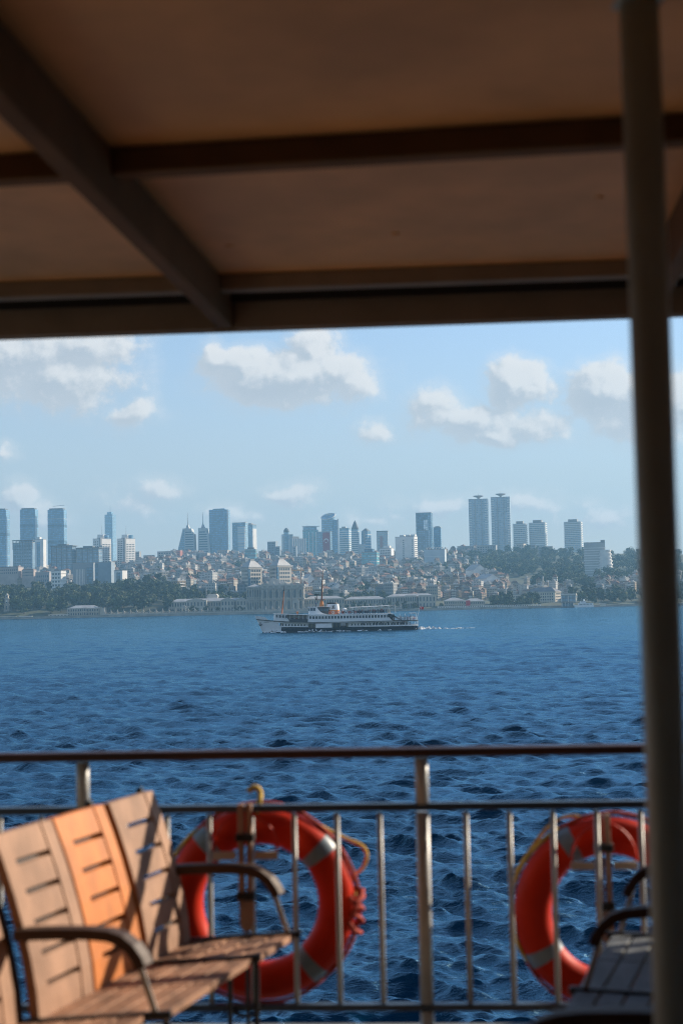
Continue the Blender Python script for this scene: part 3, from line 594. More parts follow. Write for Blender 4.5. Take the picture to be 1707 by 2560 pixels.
def build_palace():
    # ceremonial hall: double order of columns, gabled lead roof
    D = 1436; c0 = at(654,1465,D); c1 = at(759,1463,D); W = c1.x-c0.x; H = c0.z-1.7; d = 30
    o = thing('palace_hall', 'tall ceremonial palace hall with two orders of columns and pale gabled roof', 'palace', ((c0.x+c1.x)/2, D+d/2, 1.7))
    mb = MB(); mb.box(-W/2,W/2,-d/2,d/2,0,H); mb.build('wall', STONE, o)
    for z0, z1, e in ((0,1.2,.9),(H*.47,H*.5,1.),(H-.3,H+.9,1.),(H*.9,H*.92,.6)):
        mb = MB(); mb.box(-W/2-e,W/2+e,-d/2-e,d/2+e,z0,z1); mb.build('cornice', STONE_PALE, o)
    col = MB(); col.lathe([(.75,0),(.75,.5),(.5,.7),(.44,9.2),(.8,9.8),(.8,10.2)], 10); mc = col.mesh('column', STONE_PALE)
    n = 7; bw = W/n
    for i in range(n+1):
        x = -W/2+i*bw; x += .8 if i == 0 else (-.8 if i == n else 0)
        for s in (-.75, .75):
            child('column', mc, o, (x+s,-d/2-1.1,1.21), (1,1,(H*.47-1.3)/10.2)); child('column', mc, o, (x+s,-d/2-1.0,H*.5+.01), (1,1,(H*.4-.3)/10.2))
        child('pier', me_pil, o, (x,-d/2-.35,H*.92+.01), (2.4,1.2,H*.08+2.2)); child('finial', me_urn, o, (x,-d/2-.35,H+2.3), (1.2,1.2,1.2))
    for i in range(n):
        x = -W/2+(i+.5)*bw
        child('window', me_arch, o, (x,-d/2,2.2), (2.3,.4,H*.33)); child('window', me_arch, o, (x,-d/2,H*.54), (1.9,.4,H*.30))
        for s in (-1.6,1.6): child('window', me_win, o, (x+s,-d/2,H*.56), (.7,.3,H*.2))
        child('panel', me_pil, o, (x,-d/2-.1,H*.87), (2.6,.4,H*.025))
    g0, g1, g2 = at(667,1463,D), at(680,1451,D), at(722,1462,D)
    mb = MB(); cx = (c0.x+c1.x)/2; zt = g1.z-1.7+3.2
    mb.prism([(g0.x-cx,H+.91),(g2.x-cx+2,H+.91),(g2.x-cx,H+1.6),(g1.x-cx,zt),(g0.x-cx,H+1.4)], -d*.3, d*.35, 'y'); mb.build('roof', M('pale_lead_roof', (.5,.47,.42), .7, var=.12, vs=.2), o)
    # side wings
    t = Wing('palace_wing', 'shaded plain palace wing joined left of the ceremonial hall', 617,653.5,1467,D+8,20,2,6); 
    G = None
    t = Wing('palace_wing', 'long palace wing at the left with projecting columned pavilions', 423,617,1503,D+14,18,2,30)
    for (a, b) in ((467,517),(553,585),(592,616)):
        A = at(a,1500,D+10); B = at(b,1500,D+10); mb = MB(); x0, x1 = A.x-t.o.location.x, B.x-t.o.location.x
        mb.box(x0,x1,-t.d/2-6,-t.d/2-.35,0,t.h+.8); pv = mb.build('pavilion', STONE_PALE, t.o)
        nb = max(3, int((x1-x0)/3.2))
        for j in range(2):
            for i in range(nb): child('window', me_arch, pv, (x0+(i+.5)*(x1-x0)/nb, -t.d/2-6, j*t.h*.5+1.5), (1.35,.4,t.h*.33))
        mb = MB(); mb.prism([(x0-.4,t.h+.81),(x1+.4,t.h+.81),((x0+x1)/2,t.h+3.6)], -t.d/2-6.4, -t.d/2-2, 'y'); mb.build('pediment', STONE_PALE, pv)
    A = at(517,1490,D+30); h = thing('round_roof_hall', 'small hall with pale barrel roof behind the left palace wing', 'palace', (at(532,1490,D+40).x, D+44, 1.7))
    mb = MB(); mb.box(-5.6,5.6,-8,8,0,16); mb.build('wall', WHITE, h); mb = MB(); mb.prism([(-5.9,16.01),(5.9,16.01),(5.2,18.2),(3.6,19.6),(-3.6,19.6),(-5.2,18.2)], -8.3, 8.3, 'y'); mb.build('roof', M('pale_lead_roof', (.5,.47,.42), .7), h)
    mb = MB(); mb.tube([(-6.2,-8.5,0),(-6.2,-8.5,27)], .35, 6); mb.build('flagpole', STEEL, h)
    t = Wing('palace_wing', 'low shaded palace wing behind the ferry mast right of the ceremonial hall', 759,860,1497,D+14,18,2,16)
    t = Wing('palace_wing', 'long palace wing behind the ferry awning half hidden by trees', 860,965,1498,D+26,18,2,16)
    t = Wing('palace_wing', 'columned palace wing with two projecting blocks right of the ferry awning', 966,1088,1491,D+16,18,2,18)
    for (a, b) in ((1012,1040),(1046,1088)):
        A = at(a,1488,D+12); B = at(b,1488,D+12); mb = MB(); x0, x1 = A.x-t.o.location.x, B.x-t.o.location.x
        mb.box(x0,x1,-t.d/2-5,-t.d/2-.35,0,t.h+1); pv = mb.build('pavilion', STONE_PALE, t.o)
        for j in range(2):
            for i in range(5): child('window', me_arch, pv, (x0+(i+.5)*(x1-x0)/5, -t.d/2-5, j*t.h*.5+1.2), (1.3,.4,t.h*.36))
    t = Wing('shore_mansion', 'cream waterside mansion with long roof left of the red bannered mansion', 1110,1162,1502,D+6,16,2,11,CREAM,cat='mansion')
    # bannered mansion
    t = Wing('shore_mansion', 'white waterside mansion with red banner on its front', 1160,1211,1503,D+4,16,2,11,STONE_PALE,cat='mansion')
    q = at(1170,1503,D); x = q.x-t.o.location.x
    ob = thing('banner', 'red banner hung on the white waterside mansion', 'banner', (q.x,D+3.2,3.2))
    mb = MB(); mb.box(-2.1,2.1,-.1,.1,0,5.8); mb.build('cloth', RED, ob); mb = MB(); mb.tube([(-2.3,0,5.85),(2.3,0,5.85)], .09, 6); mb.build('rod', STEEL, ob)
    for i in range(9): mb = None
    # long building with lit end
    D2 = 1500; t = Tower('shore_hall', 'long shaded waterside building with hipped roof and brightly lit end wall', 'building', 1322,1405,1479,D2,-34,.42,CREAM, zbase=1.5, roof=False)
    t.grid('F', 11, 4, 2, t.h-1, .42, .5); t.grid('R', 6, 4, 2, t.h-1, .5, .55)
    mb = MB(); w, d, z = t.w/2+.6, t.d/2+.6, t.h+.01; mb.hexa([(-w,-d,z),(w,-d,z),(w,d,z),(-w,d,z),(-w+d,-.3,z+4.5),(w-d,-.3,z+4.5),(w-d,.3,z+4.5),(-w+d,.3,z+4.5)]); mb.build('roof', M('slate_roof', (.16,.16,.17), .7, var=.2, vs=.2), t.o)
    t.mast(-t.w*.12,0,t.h+4,9,.2,'flagpole'); t.box('cornice', STONE_PALE, -t.w/2-.4, t.w/2+.4, -t.d/2-.4, t.d/2+.4, t.h-1.2, t.h-.2)
    t = Tower('shore_hall', 'low long building behind trees left of the lit waterside building', 'building', 1246,1316,1487,1540,-10,.3,CREAM, zbase=3); t.grid('F', 14, 3, 2, t.h-1, .45, .5)
    t = Tower('shore_hall', 'white framed modern hall with tree in front right of the lit end wall', 'building', 1404,1446,1489,1480,-22,.5,g_slate, zbase=1.5)
    for x0, x1 in ((-.5,-.44),(.44,.5),(-.05,.0)): t.box('frame', WHITE, t.w*x0, t.w*x1, -t.d/2-1, -t.d/2+.5, 0, t.h)
    t.box('frame', WHITE, -t.w*.5-.3, t.w*.5+.3, -t.d/2-1.2, t.d/2, t.h+.91, t.h+2)
    # left: white two-storey waterside building, clock tower, low pavilions
    t = Wing('shore_mansion', 'white two storey waterside building with pitched roof at the left shore', 170,247,1520.5,1428,16,2,13,STONE_PALE,cat='mansion')
    A = at(205,1524,1424); B = at(217,1524,1424); mb = MB(); x0, x1 = A.x-t.o.location.x, B.x-t.o.location.x; mb.box(x0,x1,-t.d/2-1.6,-t.d/2-.7,0,t.h+.6); pv = mb.build('pavilion', STONE_PALE, t.o)
    for j in range(2):
        for i in range(3): child('window', me_arch, pv, (x0+(i+.5)*(x1-x0)/3, -t.d/2-1.6, j*t.h*.5+.9), (.9,.3,t.h*.34))
    mb = MB(); mb.box(t.w/2+.61,t.w/2+6,-t.d/2+1,t.d/2-1,0,t.h*1.02); mb.build('side_wing', STONE_PALE, t.o)
    for (a, b, y, lab, m) in ((120,170,1538,'low white open pavilion left of the two storey waterside building',WHITE),(48,80,1542,'small white landing hut with flat roof at the left quay',WHITE),(-20,40,1543,'low flat quay shed at the far left below the clock tower',CREAM)):
        A = at(a, y, 1421); B = at(b, y, 1421); hh = A.z-1.86
        o = thing('pavilion', lab, 'pavilion', ((A.x+B.x)/2, 1424, 1.86)); w = (B.x-A.x)/2
        mb = MB(); mb.box(-w,w,-2.5,2.5,hh,hh+.5); mb.build('roof', m, o); mb = MB(); mb.box(-w*.92,w*.92,-.5,2.2,0,hh-.01); mb.build('wall', m, o)
        for i in range(7): mb = MB(); mb.box(-w*.95+i*w*.31-.15,-w*.95+i*w*.31+.15,-2.3,-2.,0,hh-.01); mb.build('post', WHITE, o)
        for i in range(5): child('window', me_win, o, (-w*.7+i*w*.35,-.5,.6), (w*.2,.2,hh*.5))
    q = at(15.5,1484,1450); o = thing('clock_tower', 'ornate slim stone clock tower rising before dark trees at the far left', 'clock tower', (q.x,1455,1.7)); h = q.z-1.7
    for (z0, z1, w) in ((0,.28,2.9),(.28,.55,2.5),(.55,.8,2.0),(.8,.93,1.4)):
        mb = MB(); mb.box(-w,w,-w,w,z0*h,z1*h-.4); mb.box(-w-.5,w+.5,-w-.5,w+.5,z1*h-.4,z1*h); mb.build('tier', STONE_PALE, o)
        child('window', me_arch, o, (0,-w,z0*h+1.2), (w*.6,.3,(z1-z0)*h*.55))
        for s in (-1,1): child('column', mc, o, (s*w*.85,-w-.3,z0*h), (.5,.5,((z1-z0)*h-.5)/10.2))
    mb = MB(); mb.lathe([(1.5,0),(1.3,.8),(.5,1.6),(.1,2.8)], 10, (0,0,h*.93)); mb.build('spire', STONE_PALE, o)
    mb = MB(); mb.frustum(0,0,0,.2,1.1,1.1,1.1,1.1,16); cl = mb.build('clock_face', WHITE, o, loc=(0,-1.98,h*.69)); cl.rotation_euler = (math.pi/2,0,0)
    # balustrade of pillars and swags along the water
    x0 = at(262,1540,1414).x; x1 = at(1003,1525,1414).x; n = 46; sp = (x1-x0)/n
    o = thing('palace_fence', 'long pale stone fence of pillars and swagged railings along the palace quay', 'fence', (x0, SHORE-4, 1.86))
    mb = MB(); mb.box(0,x1-x0,-.4,.4,0,1.1); mb.build('plinth', STONE_PALE, o)
    pm = MB(); pm.box(-.55,.55,-.55,.55,0,3.3); pm.box(-.75,.75,-.75,.75,3.31,3.6); pm.lathe([(.5,3.6),(.55,4),(.2,4.4),(.35,4.9),(.05,5.7)], 8); pme = pm.mesh('pillar', STONE_PALE)
    sm = MB(); L = sp-1.4; top = [(-L/2+L*i/10, 1.9+1.3*abs(2*i/10-1)**1.6+(.5 if i == 5 else 0)) for i in range(11)]
    for i in range(13): xx = -L/2+L*i/12; sm.box(xx-.06,xx+.06,-.06,.06,1.12,1.9+1.25*abs(2*i/12-1)**1.6)
    sm.tube([(p[0],0,p[1]) for p in top], .2, 6); sm.box(-L/2,L/2,-.1,.1,1.12,1.4); sme = sm.mesh('swag_railing', STONE_PALE)
    for i in range(n+1): child('pillar', pme, o, (i*sp,0,0))
    for i in range(n): child('swag_railing', sme, o, ((i+.5)*sp,0,0))
    gx = at(460,1530,1414).x-x0
    gm = MB(); gm.box(-2.2,-1.2,-.9,.9,0,6); gm.box(1.2,2.2,-.9,.9,0,6); gm.prism([(-2.6,6.01),(2.6,6.01),(2.2,7.2),(.9,8.4),(-.9,8.4),(-2.2,7.2)],-1,1,'y'); gme = gm.mesh('gateway', STONE_PALE)
    child('gateway', gme, o, (gx,-.1,0)); child('gateway', gme, o, (at(740,1530,1414).x-x0,-.1,0), (1.4,1,1.4))
    x0 = at(1092,1520,1414).x; x1 = at(1352,1515,1414).x
    o = thing('quay_balustrade', 'low white balustrade along the quay before the mansions at the right', 'balustrade', (x0, SHORE-4, 1.86))
    mb = MB(); mb.box(0,x1-x0,-.4,.4,0,.5); mb.build('plinth', WHITE, o); mb = MB(); mb.box(0,x1-x0,-.25,.25,1.5,1.9); mb.build('handrail', WHITE, o)
    bm_ = MB(); bm_.box(-.4,.4,-.3,.3,.51,1.49); bme = bm_.mesh('baluster', WHITE)
    for i in range(46): child('baluster', bme, o, ((i+.5)*(x1-x0)/46,0,0))
build_palace()

# ------------------------------------------------------------------ houses on the slope
WALLS = [('cream', (0.38,0.34,0.28)), ('white', (0.48,0.47,0.44)), ('pale grey', (0.30,0.30,0.29)), ('tan', (0.30,0.24,0.18)), ('rosy', (0.31,0.23,0.20)), ('blue grey', (0.21,0.24,0.26)), ('ochre', (0.33,0.25,0.16))]
ROOFS = [('red hipped', TILE, 1), ('grey flat', GREY, 0), ('brown gabled', M('brown_roof_tile', (.15,.10,.08), .9, var=.3, vs=.3), 2), ('pale flat', M('pale_roof_screed', (.45,.44,.42), .9, var=.2), 0), ('grey brown', M('grey_brown_roof', (.17,.14,.125), .9, var=.3), 1)]
def house_meshes(i, w, d, n, wall, rk):
    wm = M('house_'+wall[0].replace(' ', '_'), wall[1], .88, var=.14, vs=.1)
    h = n*3.1; mb = MB(); mb.box(-w/2,w/2,-d/2,d/2,-6,h,0)
    nx = max(2, int(w/2.6)); ny = max(2, int(d/3))
    for k in range(n):
        for q in range(nx):
            x = -w/2+(q+.5)*w/nx; mb.box(x-.55,x+.55,-d/2-.06,-d/2+.1,k*3.1+.9,k*3.1+2.4,1)
        for q in range(ny):
            y = -d/2+(q+.5)*d/ny
            for s in (-1,1): mb.box(s*w/2-.06,s*w/2+.06,y-.5,y+.5,k*3.1+.9,k*3.1+2.4,1)
        if i % 3 == 1 and k: mb.box(-w*.3,w*.3,-d/2-1.3,-d/2-.08,k*3.1-.1,k*3.1+.9,2)
    body = mb.mesh('house', [wm, WINDOW_DARK, WHITE])
    r = MB(); e = .5
    if rk[2] == 0:
        r.box(-w/2-.15,w/2+.15,-d/2-.15,d/2+.15,h+.01,h+.8); r.box(-w*.2,w*.15,-d*.1,d*.25,h+.81,h+3); r.box(w*.25,w*.4,-d*.3,-d*.1,h+.81,h+2)
    elif rk[2] == 1:
        z = h+.01; r.hexa([(-w/2-e,-d/2-e,z),(w/2+e,-d/2-e,z),(w/2+e,d/2+e,z),(-w/2-e,d/2+e,z),(-w*.2,-.3,z+2.8),(w*.2,-.3,z+2.8),(w*.2,.3,z+2.8),(-w*.2,.3,z+2.8)]); r.box(w*.1,w*.1+1,-1.5,-.5,z+1,z+3.6)
    else:
        r.prism([(-w/2-e,h+.01),(w/2+e,h+.01),(0,h+3.6)], -d/2-e, d/2+e, 'y'); r.box(w*.2,w*.2+.9,0,.9,h+1,h+4)
    return body, r.mesh('roof', rk[1])
def build_houses():
    kinds = []
    for i in range(24):
        wall = WALLS[i % 7]; rk = ROOFS[(1,0,2,3,4,1,3)[(i*5+i//7) % 7]]; n = (4,3,5,3,4,6,3,5)[(i*3) % 8]; w = (10,13,9,16,11,14)[i % 6]
        body, roof = house_meshes(i, w, 10+i % 4*1.5, n, wall, rk)
        kinds.append((body, roof, w, f"{['three','four','five','six','seven'][n-3]} storey {wall[0]} house with {rk[0]} roof on the crowded hillside"))
    spots = []
    zones = [(330,1190,1500,2680,1.0),(1100,1420,1470,1760,.8),(-60,330,1990,2650,.55),(1480,1760,1480,1900,.5),(1130,1260,1700,1950,.3)]
    taken = {}
    def free(x, y, r):
        k = (int(x//20), int(y//20))
        for a in (-1,0,1):
            for b in (-1,0,1):
                for (u, v) in taken.get((k[0]+a,k[1]+b), ()):
                    if abs(u-x) < r and abs(v-y) < r*1.1: return False
        taken.setdefault(k, []).append((x,y)); return True
    for o in SC.objects:       # keep clear of the towers and palaces
        if o.type == 'EMPTY' and o.location.y > 1400 and o.location.y < 2680 and 'fence' not in o.name and 'balustrade' not in o.name:
            taken.setdefault((int(o.location.x//20), int(o.location.y//20)), []).append((o.location.x,o.location.y))
    tries = 0
    while tries < 40000 and len(spots) < 2500:
        tries += 1; z = zones[rng.choice(5, p=[.62,.1,.1,.12,.06])]
        if rng.random() > z[4]: continue
        y = z[2]+(z[3]-z[2])*rng.random()**1.0; px = rng.uniform(z[0], z[1]); x = (px-853.5)/F*y
        if y < 1560 and 400 < px < 1100: continue
        if 420 < px < 620 and y < 1620: continue
        if px < 440 and y < 1780: continue
        if px > 1080 and y < 1570 or px > 1400 and y < 1640: continue
        if 1080 < px < 1300 and 1500 < y < 1600 and rng.random() < .5: continue
        if free(x, y, 9.8): spots.append((y, x))
    spots.sort(); big = spots[:300]; rest = spots[300:]
    for (y, x) in big:
        k = int(rng.integers(len(kinds))); body, roof, w, lab = kinds[k]
        o = bpy.data.objects.new('house', body); COL.objects.link(o); o.location = (x, y, gz(x, y)-.5); o.rotation_euler.z = R(rng.normal(-6, 28)); s = rng.uniform(.6,1.0)*(.75 if (x/y*F+853 > 1080) else 1); o.scale = (s, s, rng.uniform(.7,1.15)*(.75 if (x/y*F+853 > 1080) else 1))
        tag(o, lab, 'house', 'houses on the hillside'); child('roof', roof, o)
    cache = [(np.array([v.co[:] for v in b.vertices]), [tuple(p.vertices) for p in b.polygons], [p.material_index for p in b.polygons], b.materials[0], np.array([v.co[:] for v in r.vertices]), [tuple(p.vertices) for p in r.polygons], r.materials[0]) for b, r, _, _ in kinds]
    mats = [WINDOW_DARK, WHITE]; mb = MB()
    def mi(m):
        if m not in mats: mats.append(m)
        return mats.index(m)
    for (y, x) in rest:
        bv, bf, bm, wm, rv, rf, rm = cache[int(rng.integers(len(cache)))]
        a = R(rng.normal(-6,28)); s = rng.uniform(.55,.95)*(.8 if (x/y*F+853 > 1080) else 1); c, sn = math.cos(a)*s, math.sin(a)*s; z = gz(x, y)-.5; zs = rng.uniform(.65,1.2)
        for vv, ff, idx in ((bv, bf, [mi(wm) if q == 0 else (0 if q == 1 else 1) for q in bm]), (rv, rf, [mi(rm)]*len(rf))):
            k = len(mb.v); mb.v += [(x+c*p[0]-sn*p[1], y+sn*p[0]+c*p[1], z+zs*p[2]) for p in vv]; mb.f += [tuple(i+k for i in f) for f in ff]; mb.m += idx
    o = mb.build('distant_houses', mats); tag(o, 'mass of distant houses stacked up the hillside to the crest', 'houses', kind='stuff')
    # a few things that stand out among the roofs
    for (px, y, D, lab) in ((1162,1452,1760,'slim pale minaret rising among the roofs at the right'),(1356,1452,1620,'small minaret behind the long waterside building')):
        q = at(px, y-14, D); zb = gz(q.x, D); o = thing('minaret', lab, 'minaret', (q.x, D, zb)); h = q.z-zb
        mb = MB(); mb.lathe([(1.6,0),(1.4,h*.2),(1.,h*.25),(.9,h*.66)], 10); mb.build('shaft', STONE_PALE, o); mb = MB(); mb.lathe([(1.1,h*.66),(1.7,h*.69),(1.7,h*.72),(.8,h*.73),(.8,h*.85)], 10); mb.build('balcony', STONE_PALE, o); mb = MB(); mb.lathe([(.95,h*.85),(.1,h)], 10); mb.build('spire', LEAD, o)
    for (px, y, D, w, lab) in ((837,1458,1600,14,'bright white gable house with sloping roof right of the ferry mast'),(770,1436,1800,12,'white four bay apartment house above the trees behind the ferry mast'),(650,1404,2300,9,'white sunlit gable house on the slope behind the left beige office tower'),(1190,1412,1900,20,'large cream villa with low gable beneath the wood'),(1220,1436,1750,22,'pale villa with hipped roof beneath the wood')):
        q = at(px, y, D); zb = gz(q.x, D)-2; o = thing('gable_house', lab, 'house', (q.x, D+w/2, zb), R(30)); h = q.z-zb
        mb = MB(); mb.prism([(-w/2,0),(w/2,0),(w/2,h*.75),(0,h),(-w/2,h*.75)], -w/2, w/2, 'y'); mb.build('wall', WHITE, o)
        mb = MB(); mb.prism([(-w/2-.6,h*.75-.1),(0,h+.1),(w/2+.6,h*.75-.1),(w/2+.6,h*.75+.4),(0,h+.6),(-w/2-.6,h*.75+.4)], -w/2-.5, w/2+.5, 'y'); mb.build('roof', LEAD, o)
        for i in range(3):
            for j in range(3): child('window', me_win, o, (-w*.3+i*w*.3,-w/2,h*.08+j*h*.22), (1.2,.2,1.6))
    q = at(752,1427,1720); o = thing('site_crane', 'orange crane jib reaching over a building site right of the beige office tower', 'crane', (q.x, 1720, gz(q.x,1720)))
    h = q.z-o.location.z; mb = MB(); mb.box(-.5,.5,-.5,.5,0,h+3); mb.build('mast', M('crane_orange', (.55,.3,.12), .7), o); mb = MB(); mb.box(-11,4,-.4,.4,h,h+1.2); mb.build('jib', M('crane_orange', (.55,.3,.12), .7), o)
build_houses()

# ------------------------------------------------------------------ trees
def leafM(name, col):
    m = M(name, col, .75, var=.55, vs=.22, spec=.25); return m
LEAF = [leafM('leaves_dark', (.040,.062,.026)), leafM('leaves_green', (.062,.088,.032)), leafM('leaves_olive', (.095,.105,.04))]
BARK = M('bark', (.1,.075,.05), .95, var=.3, vs=1)
def crown_mesh(seed, rx, rz, lobes, n, size, mat, tall=1.0, mb=None, off=(0,0,0)):
    g = np.random.default_rng(seed); own = mb is None; mb = mb or MB(); V = []
    cs = []
    for k in range(lobes):
        a = g.uniform(0, 6.28); rr = rx*.62*math.sqrt(g.uniform(0,1)); z = g.uniform(-.7,.75)*rz
        cs.append((rr*math.cos(a)*(1-.35*max(0,z/rz)), rr*math.sin(a)*(1-.35*max(0,z/rz)), z, rx*g.uniform(.32,.52)))
    for (cx, cy, cz, r) in cs:
        for _ in range(n):
            d = g.normal(size=3); d /= np.linalg.norm(d); rad = r*(.65+.4*g.random()); p = np.array([cx+d[0]*rad, cy+d[1]*rad, cz+d[2]*rad*.8])
            nn = d+g.normal(size=3)*.55; nn /= np.linalg.norm(nn); t = np.cross(nn, [.3,.5,.8]); t /= np.linalg.norm(t); b = np.cross(nn, t); s = size*g.uniform(.6,1.3)
            t = t*s; b = b*s*.75
            q = [p-t*.5, p+b*.5, p+t*.5, p-b*.5]
            k = len(mb.v); mb.v += [(v[0]+off[0], v[1]+off[1], v[2]+off[2]) for v in q]; mb.f.append((k,k+1,k+2,k+3)); mb.m.append(mat if not own else 0)
    return mb
def build_trees():
    protos = []
    for i in range(7):
        rx = (7,8.5,6,7.5,4.2,8,6.5)[i]; rz = (5.5,6,6.5,5,8.5,5.2,6)[i]; H = (9,10,10,8.5,10.5,9,9.5)[i]
        cm = crown_mesh(30+i, rx, rz, 11, 62, 1.9, 0).mesh('crown', LEAF[(0,1,0,2,0,1,2)[i]])
        t = MB(); t.tube([(0,0,-2),(.2,.1,H*.35),(0,.2,H*.7),(.2,0,H+rz*.3)], [.55,.42,.3,.12], 6)
        for q in range(4):
            a = q*1.6+i; t.tube([(.1,.1,H*.45+q*.6),(rx*.3*math.cos(a),rx*.3*math.sin(a),H*.8+q*.3),(rx*.6*math.cos(a),rx*.6*math.sin(a),H+q*.5)], [.24,.15,.06], 5)
        protos.append((cm, t.mesh('trunk', BARK), H, rx))
    names = ['broad dark green tree','tall full green tree','dark rounded tree','olive green spreading tree','narrow dark cypress like tree','wide fresh green tree','olive leaved bushy tree']
    def plant(x, y, i, s, lab, grp):
        cm, tm, H, rx = protos[i]
        o = thing('tree', lab, 'tree', (x,y,gz(x,y)), rng.uniform(0,6.28), grp); o.scale = (s, s, s*rng.uniform(.9,1.15))
        child('crown', cm, o, (0,0,H*.74)); child('trunk', tm, o, (0,0,-H*.2))
    used = []
    def far_enough(x, y, r):
        for (a, b) in used:
            if (a-x)**2+(b-y)**2 < r*r: return False
        used.append((x,y)); return True
    n = 0
    zones = [(-70,440,1440,1730,178,10.2,'in the park at the left shore','trees in the shore park',1.12),
             (425,620,1475,1600,40,10.5,'behind the left palace wing','trees behind the palace wing',.95),
             (745,960,1475,1560,26,10,'behind the palace beside the ferry','trees behind the palace middle',.85),
             (1225,1345,1442,1490,20,7.5,'before the long waterside building','trees before the waterside building',.8),
             (1420,1720,1450,1580,36,11,'along the right shore near the white boat','trees along the right shore',.95)]
    for (a, b, y0, y1, cnt, r, where, grp, s) in zones:
        k = 0; t = 0
        while k < cnt and t < 4000:
            t += 1; y = y0+(y1-y0)*rng.random()**1.45; px = rng.uniform(a, b); x = (px-853.5)/F*y
            if y < 1470 and (165 < px < 262 or px > 1350 and px < 1450): y += 30
            if not far_enough(x, y, r): continue
            i = int(rng.integers(7)); plant(x, y, i, s*rng.uniform(.75,1.2), f'{names[i]} {where}', grp); k += 1
    for (px, D) in ((475,1428),(487,1427),(512,1428),(540,1429),(582,1428),(596,1429),(938,1427),(955,1429),(1005,1428),(1030,1430),(880,1430),(905,1431),(1098,1432),(1260,1432),(1290,1434),(1311,1436),(800,1428),(832,1429),(862,1428),(895,1427),(917,1428),(968,1428),(985,1429)):
        x = (px-853.5)/F*D; plant(x, D, 2 if px % 2 else 0, rng.uniform(.42,.62), 'small dark garden tree standing close before the palace front', 'garden trees before the palace')
    # single trees between the hillside houses
    k = 0
    while k < 14:
        px = rng.uniform(350,1150); D = rng.uniform(1600,2300); x = (px-853.5)/F*D
        if far_enough(x, D, 16): i = int(rng.integers(7)); plant(x, D, i, rng.uniform(.6,.95), f'{names[i]} standing between hillside houses', 'trees between hillside houses'); k += 1
    # woods that read as one mass
    mb = MB()
    for k in range(610):
        if k < 440: px = rng.uniform(1115,1700); D = rng.uniform(1780,2660)
        elif k < 490: px = rng.uniform(930,1130); D = rng.uniform(1850,2500)
        else: px = rng.uniform(350,1100); D = rng.uniform(1600,2450)
        if 1120 < px < 1330 and D < 2050 and k < 440: D = rng.uniform(2050,2600)
        x = (px-853.5)/F*D; s = rng.uniform(6.5,11)
        crown_mesh(1000+k, s, s*.75, 7, 44, 2.4, int(rng.integers(3)), mb=mb, off=(x, D, gz(x,D)+s*.7+2))
    o = mb.build('wood', LEAF); tag(o, 'hazy wood covering the far hillside between roofs and towers', 'wood', kind='stuff')
build_trees()
# ------------------------------------------------------------------ passing ferry (local x = metres aft of the bow tip, z = metres above the water)
FW = M('ferry_white', (.78,.79,.79), .45, var=.06, vs=.3)
NAVY = M('ferry_navy', (.012,.018,.03), .4, var=.2, vs=.4)
FDARK = M('ferry_dark_interior', (.03,.035,.04), .8, var=.3)
FORANGE = M('ferry_orange', (.62,.2,.03), .5, var=.1, vs=.5)
FBROWN = M('mast_brown', (.2,.07,.03), .6, var=.15)
FBLACK = M('ferry_black', (.015,.015,.017), .6)
FRAIL = M('ferry_rail', (.25,.26,.27), .5)
RINGRED = M('ring_red_small', (.6,.09,.04), .5)
def person_mesh(shirt, pants, skin=(.5,.33,.24), hair=(.03,.02,.015), sit=False):
    mb = MB(); n = 8
    # one continuous surface of rings: legs merged at the hips, trunk, neck and head
    rings = [(0,.10,.13),(.08,.09,.12),(.45,.10,.15),(.82,.13,.18),(.95,.14,.19),(1.1,.12,.17),(1.3,.13,.21),(1.42,.11,.2),(1.49,.06,.07),(1.54,.06,.06),(1.6,.09,.08),(1.68,.1,.085),(1.75,.07,.06),(1.78,.02,.02)]
    v = []; mi = []
    for (z, a, b) in rings: v += [(a*math.cos(2*math.pi*i/n), b*math.sin(2*math.pi*i/n), z) for i in range(n)]
    f = []
    for j in range(len(rings)-1):
        for i in range(n):
            f.append((j*n+i, j*n+(i+1)%n, (j+1)*n+(i+1)%n, (j+1)*n+i)); mi.append(1 if j < 4 else 0 if j < 8 else 2 if j < 11 else 3)
    mb.v = v; mb.f = f; mb.m = mi
    for s in (-1, 1): mb.tube([(0,s*.19,1.4),(.02,s*.27,1.12),(.16,s*.24,.9)], [.06,.05,.035], 6, mi=0)
    mats = [M('cloth_%d'%int(sum(shirt)*9999), shirt, .9), M('cloth_%d'%int(sum(pants)*9999), pants, .9), M('skin', skin, .7), M('hair', hair, .8)]
    return mb.mesh('person', mats, True)

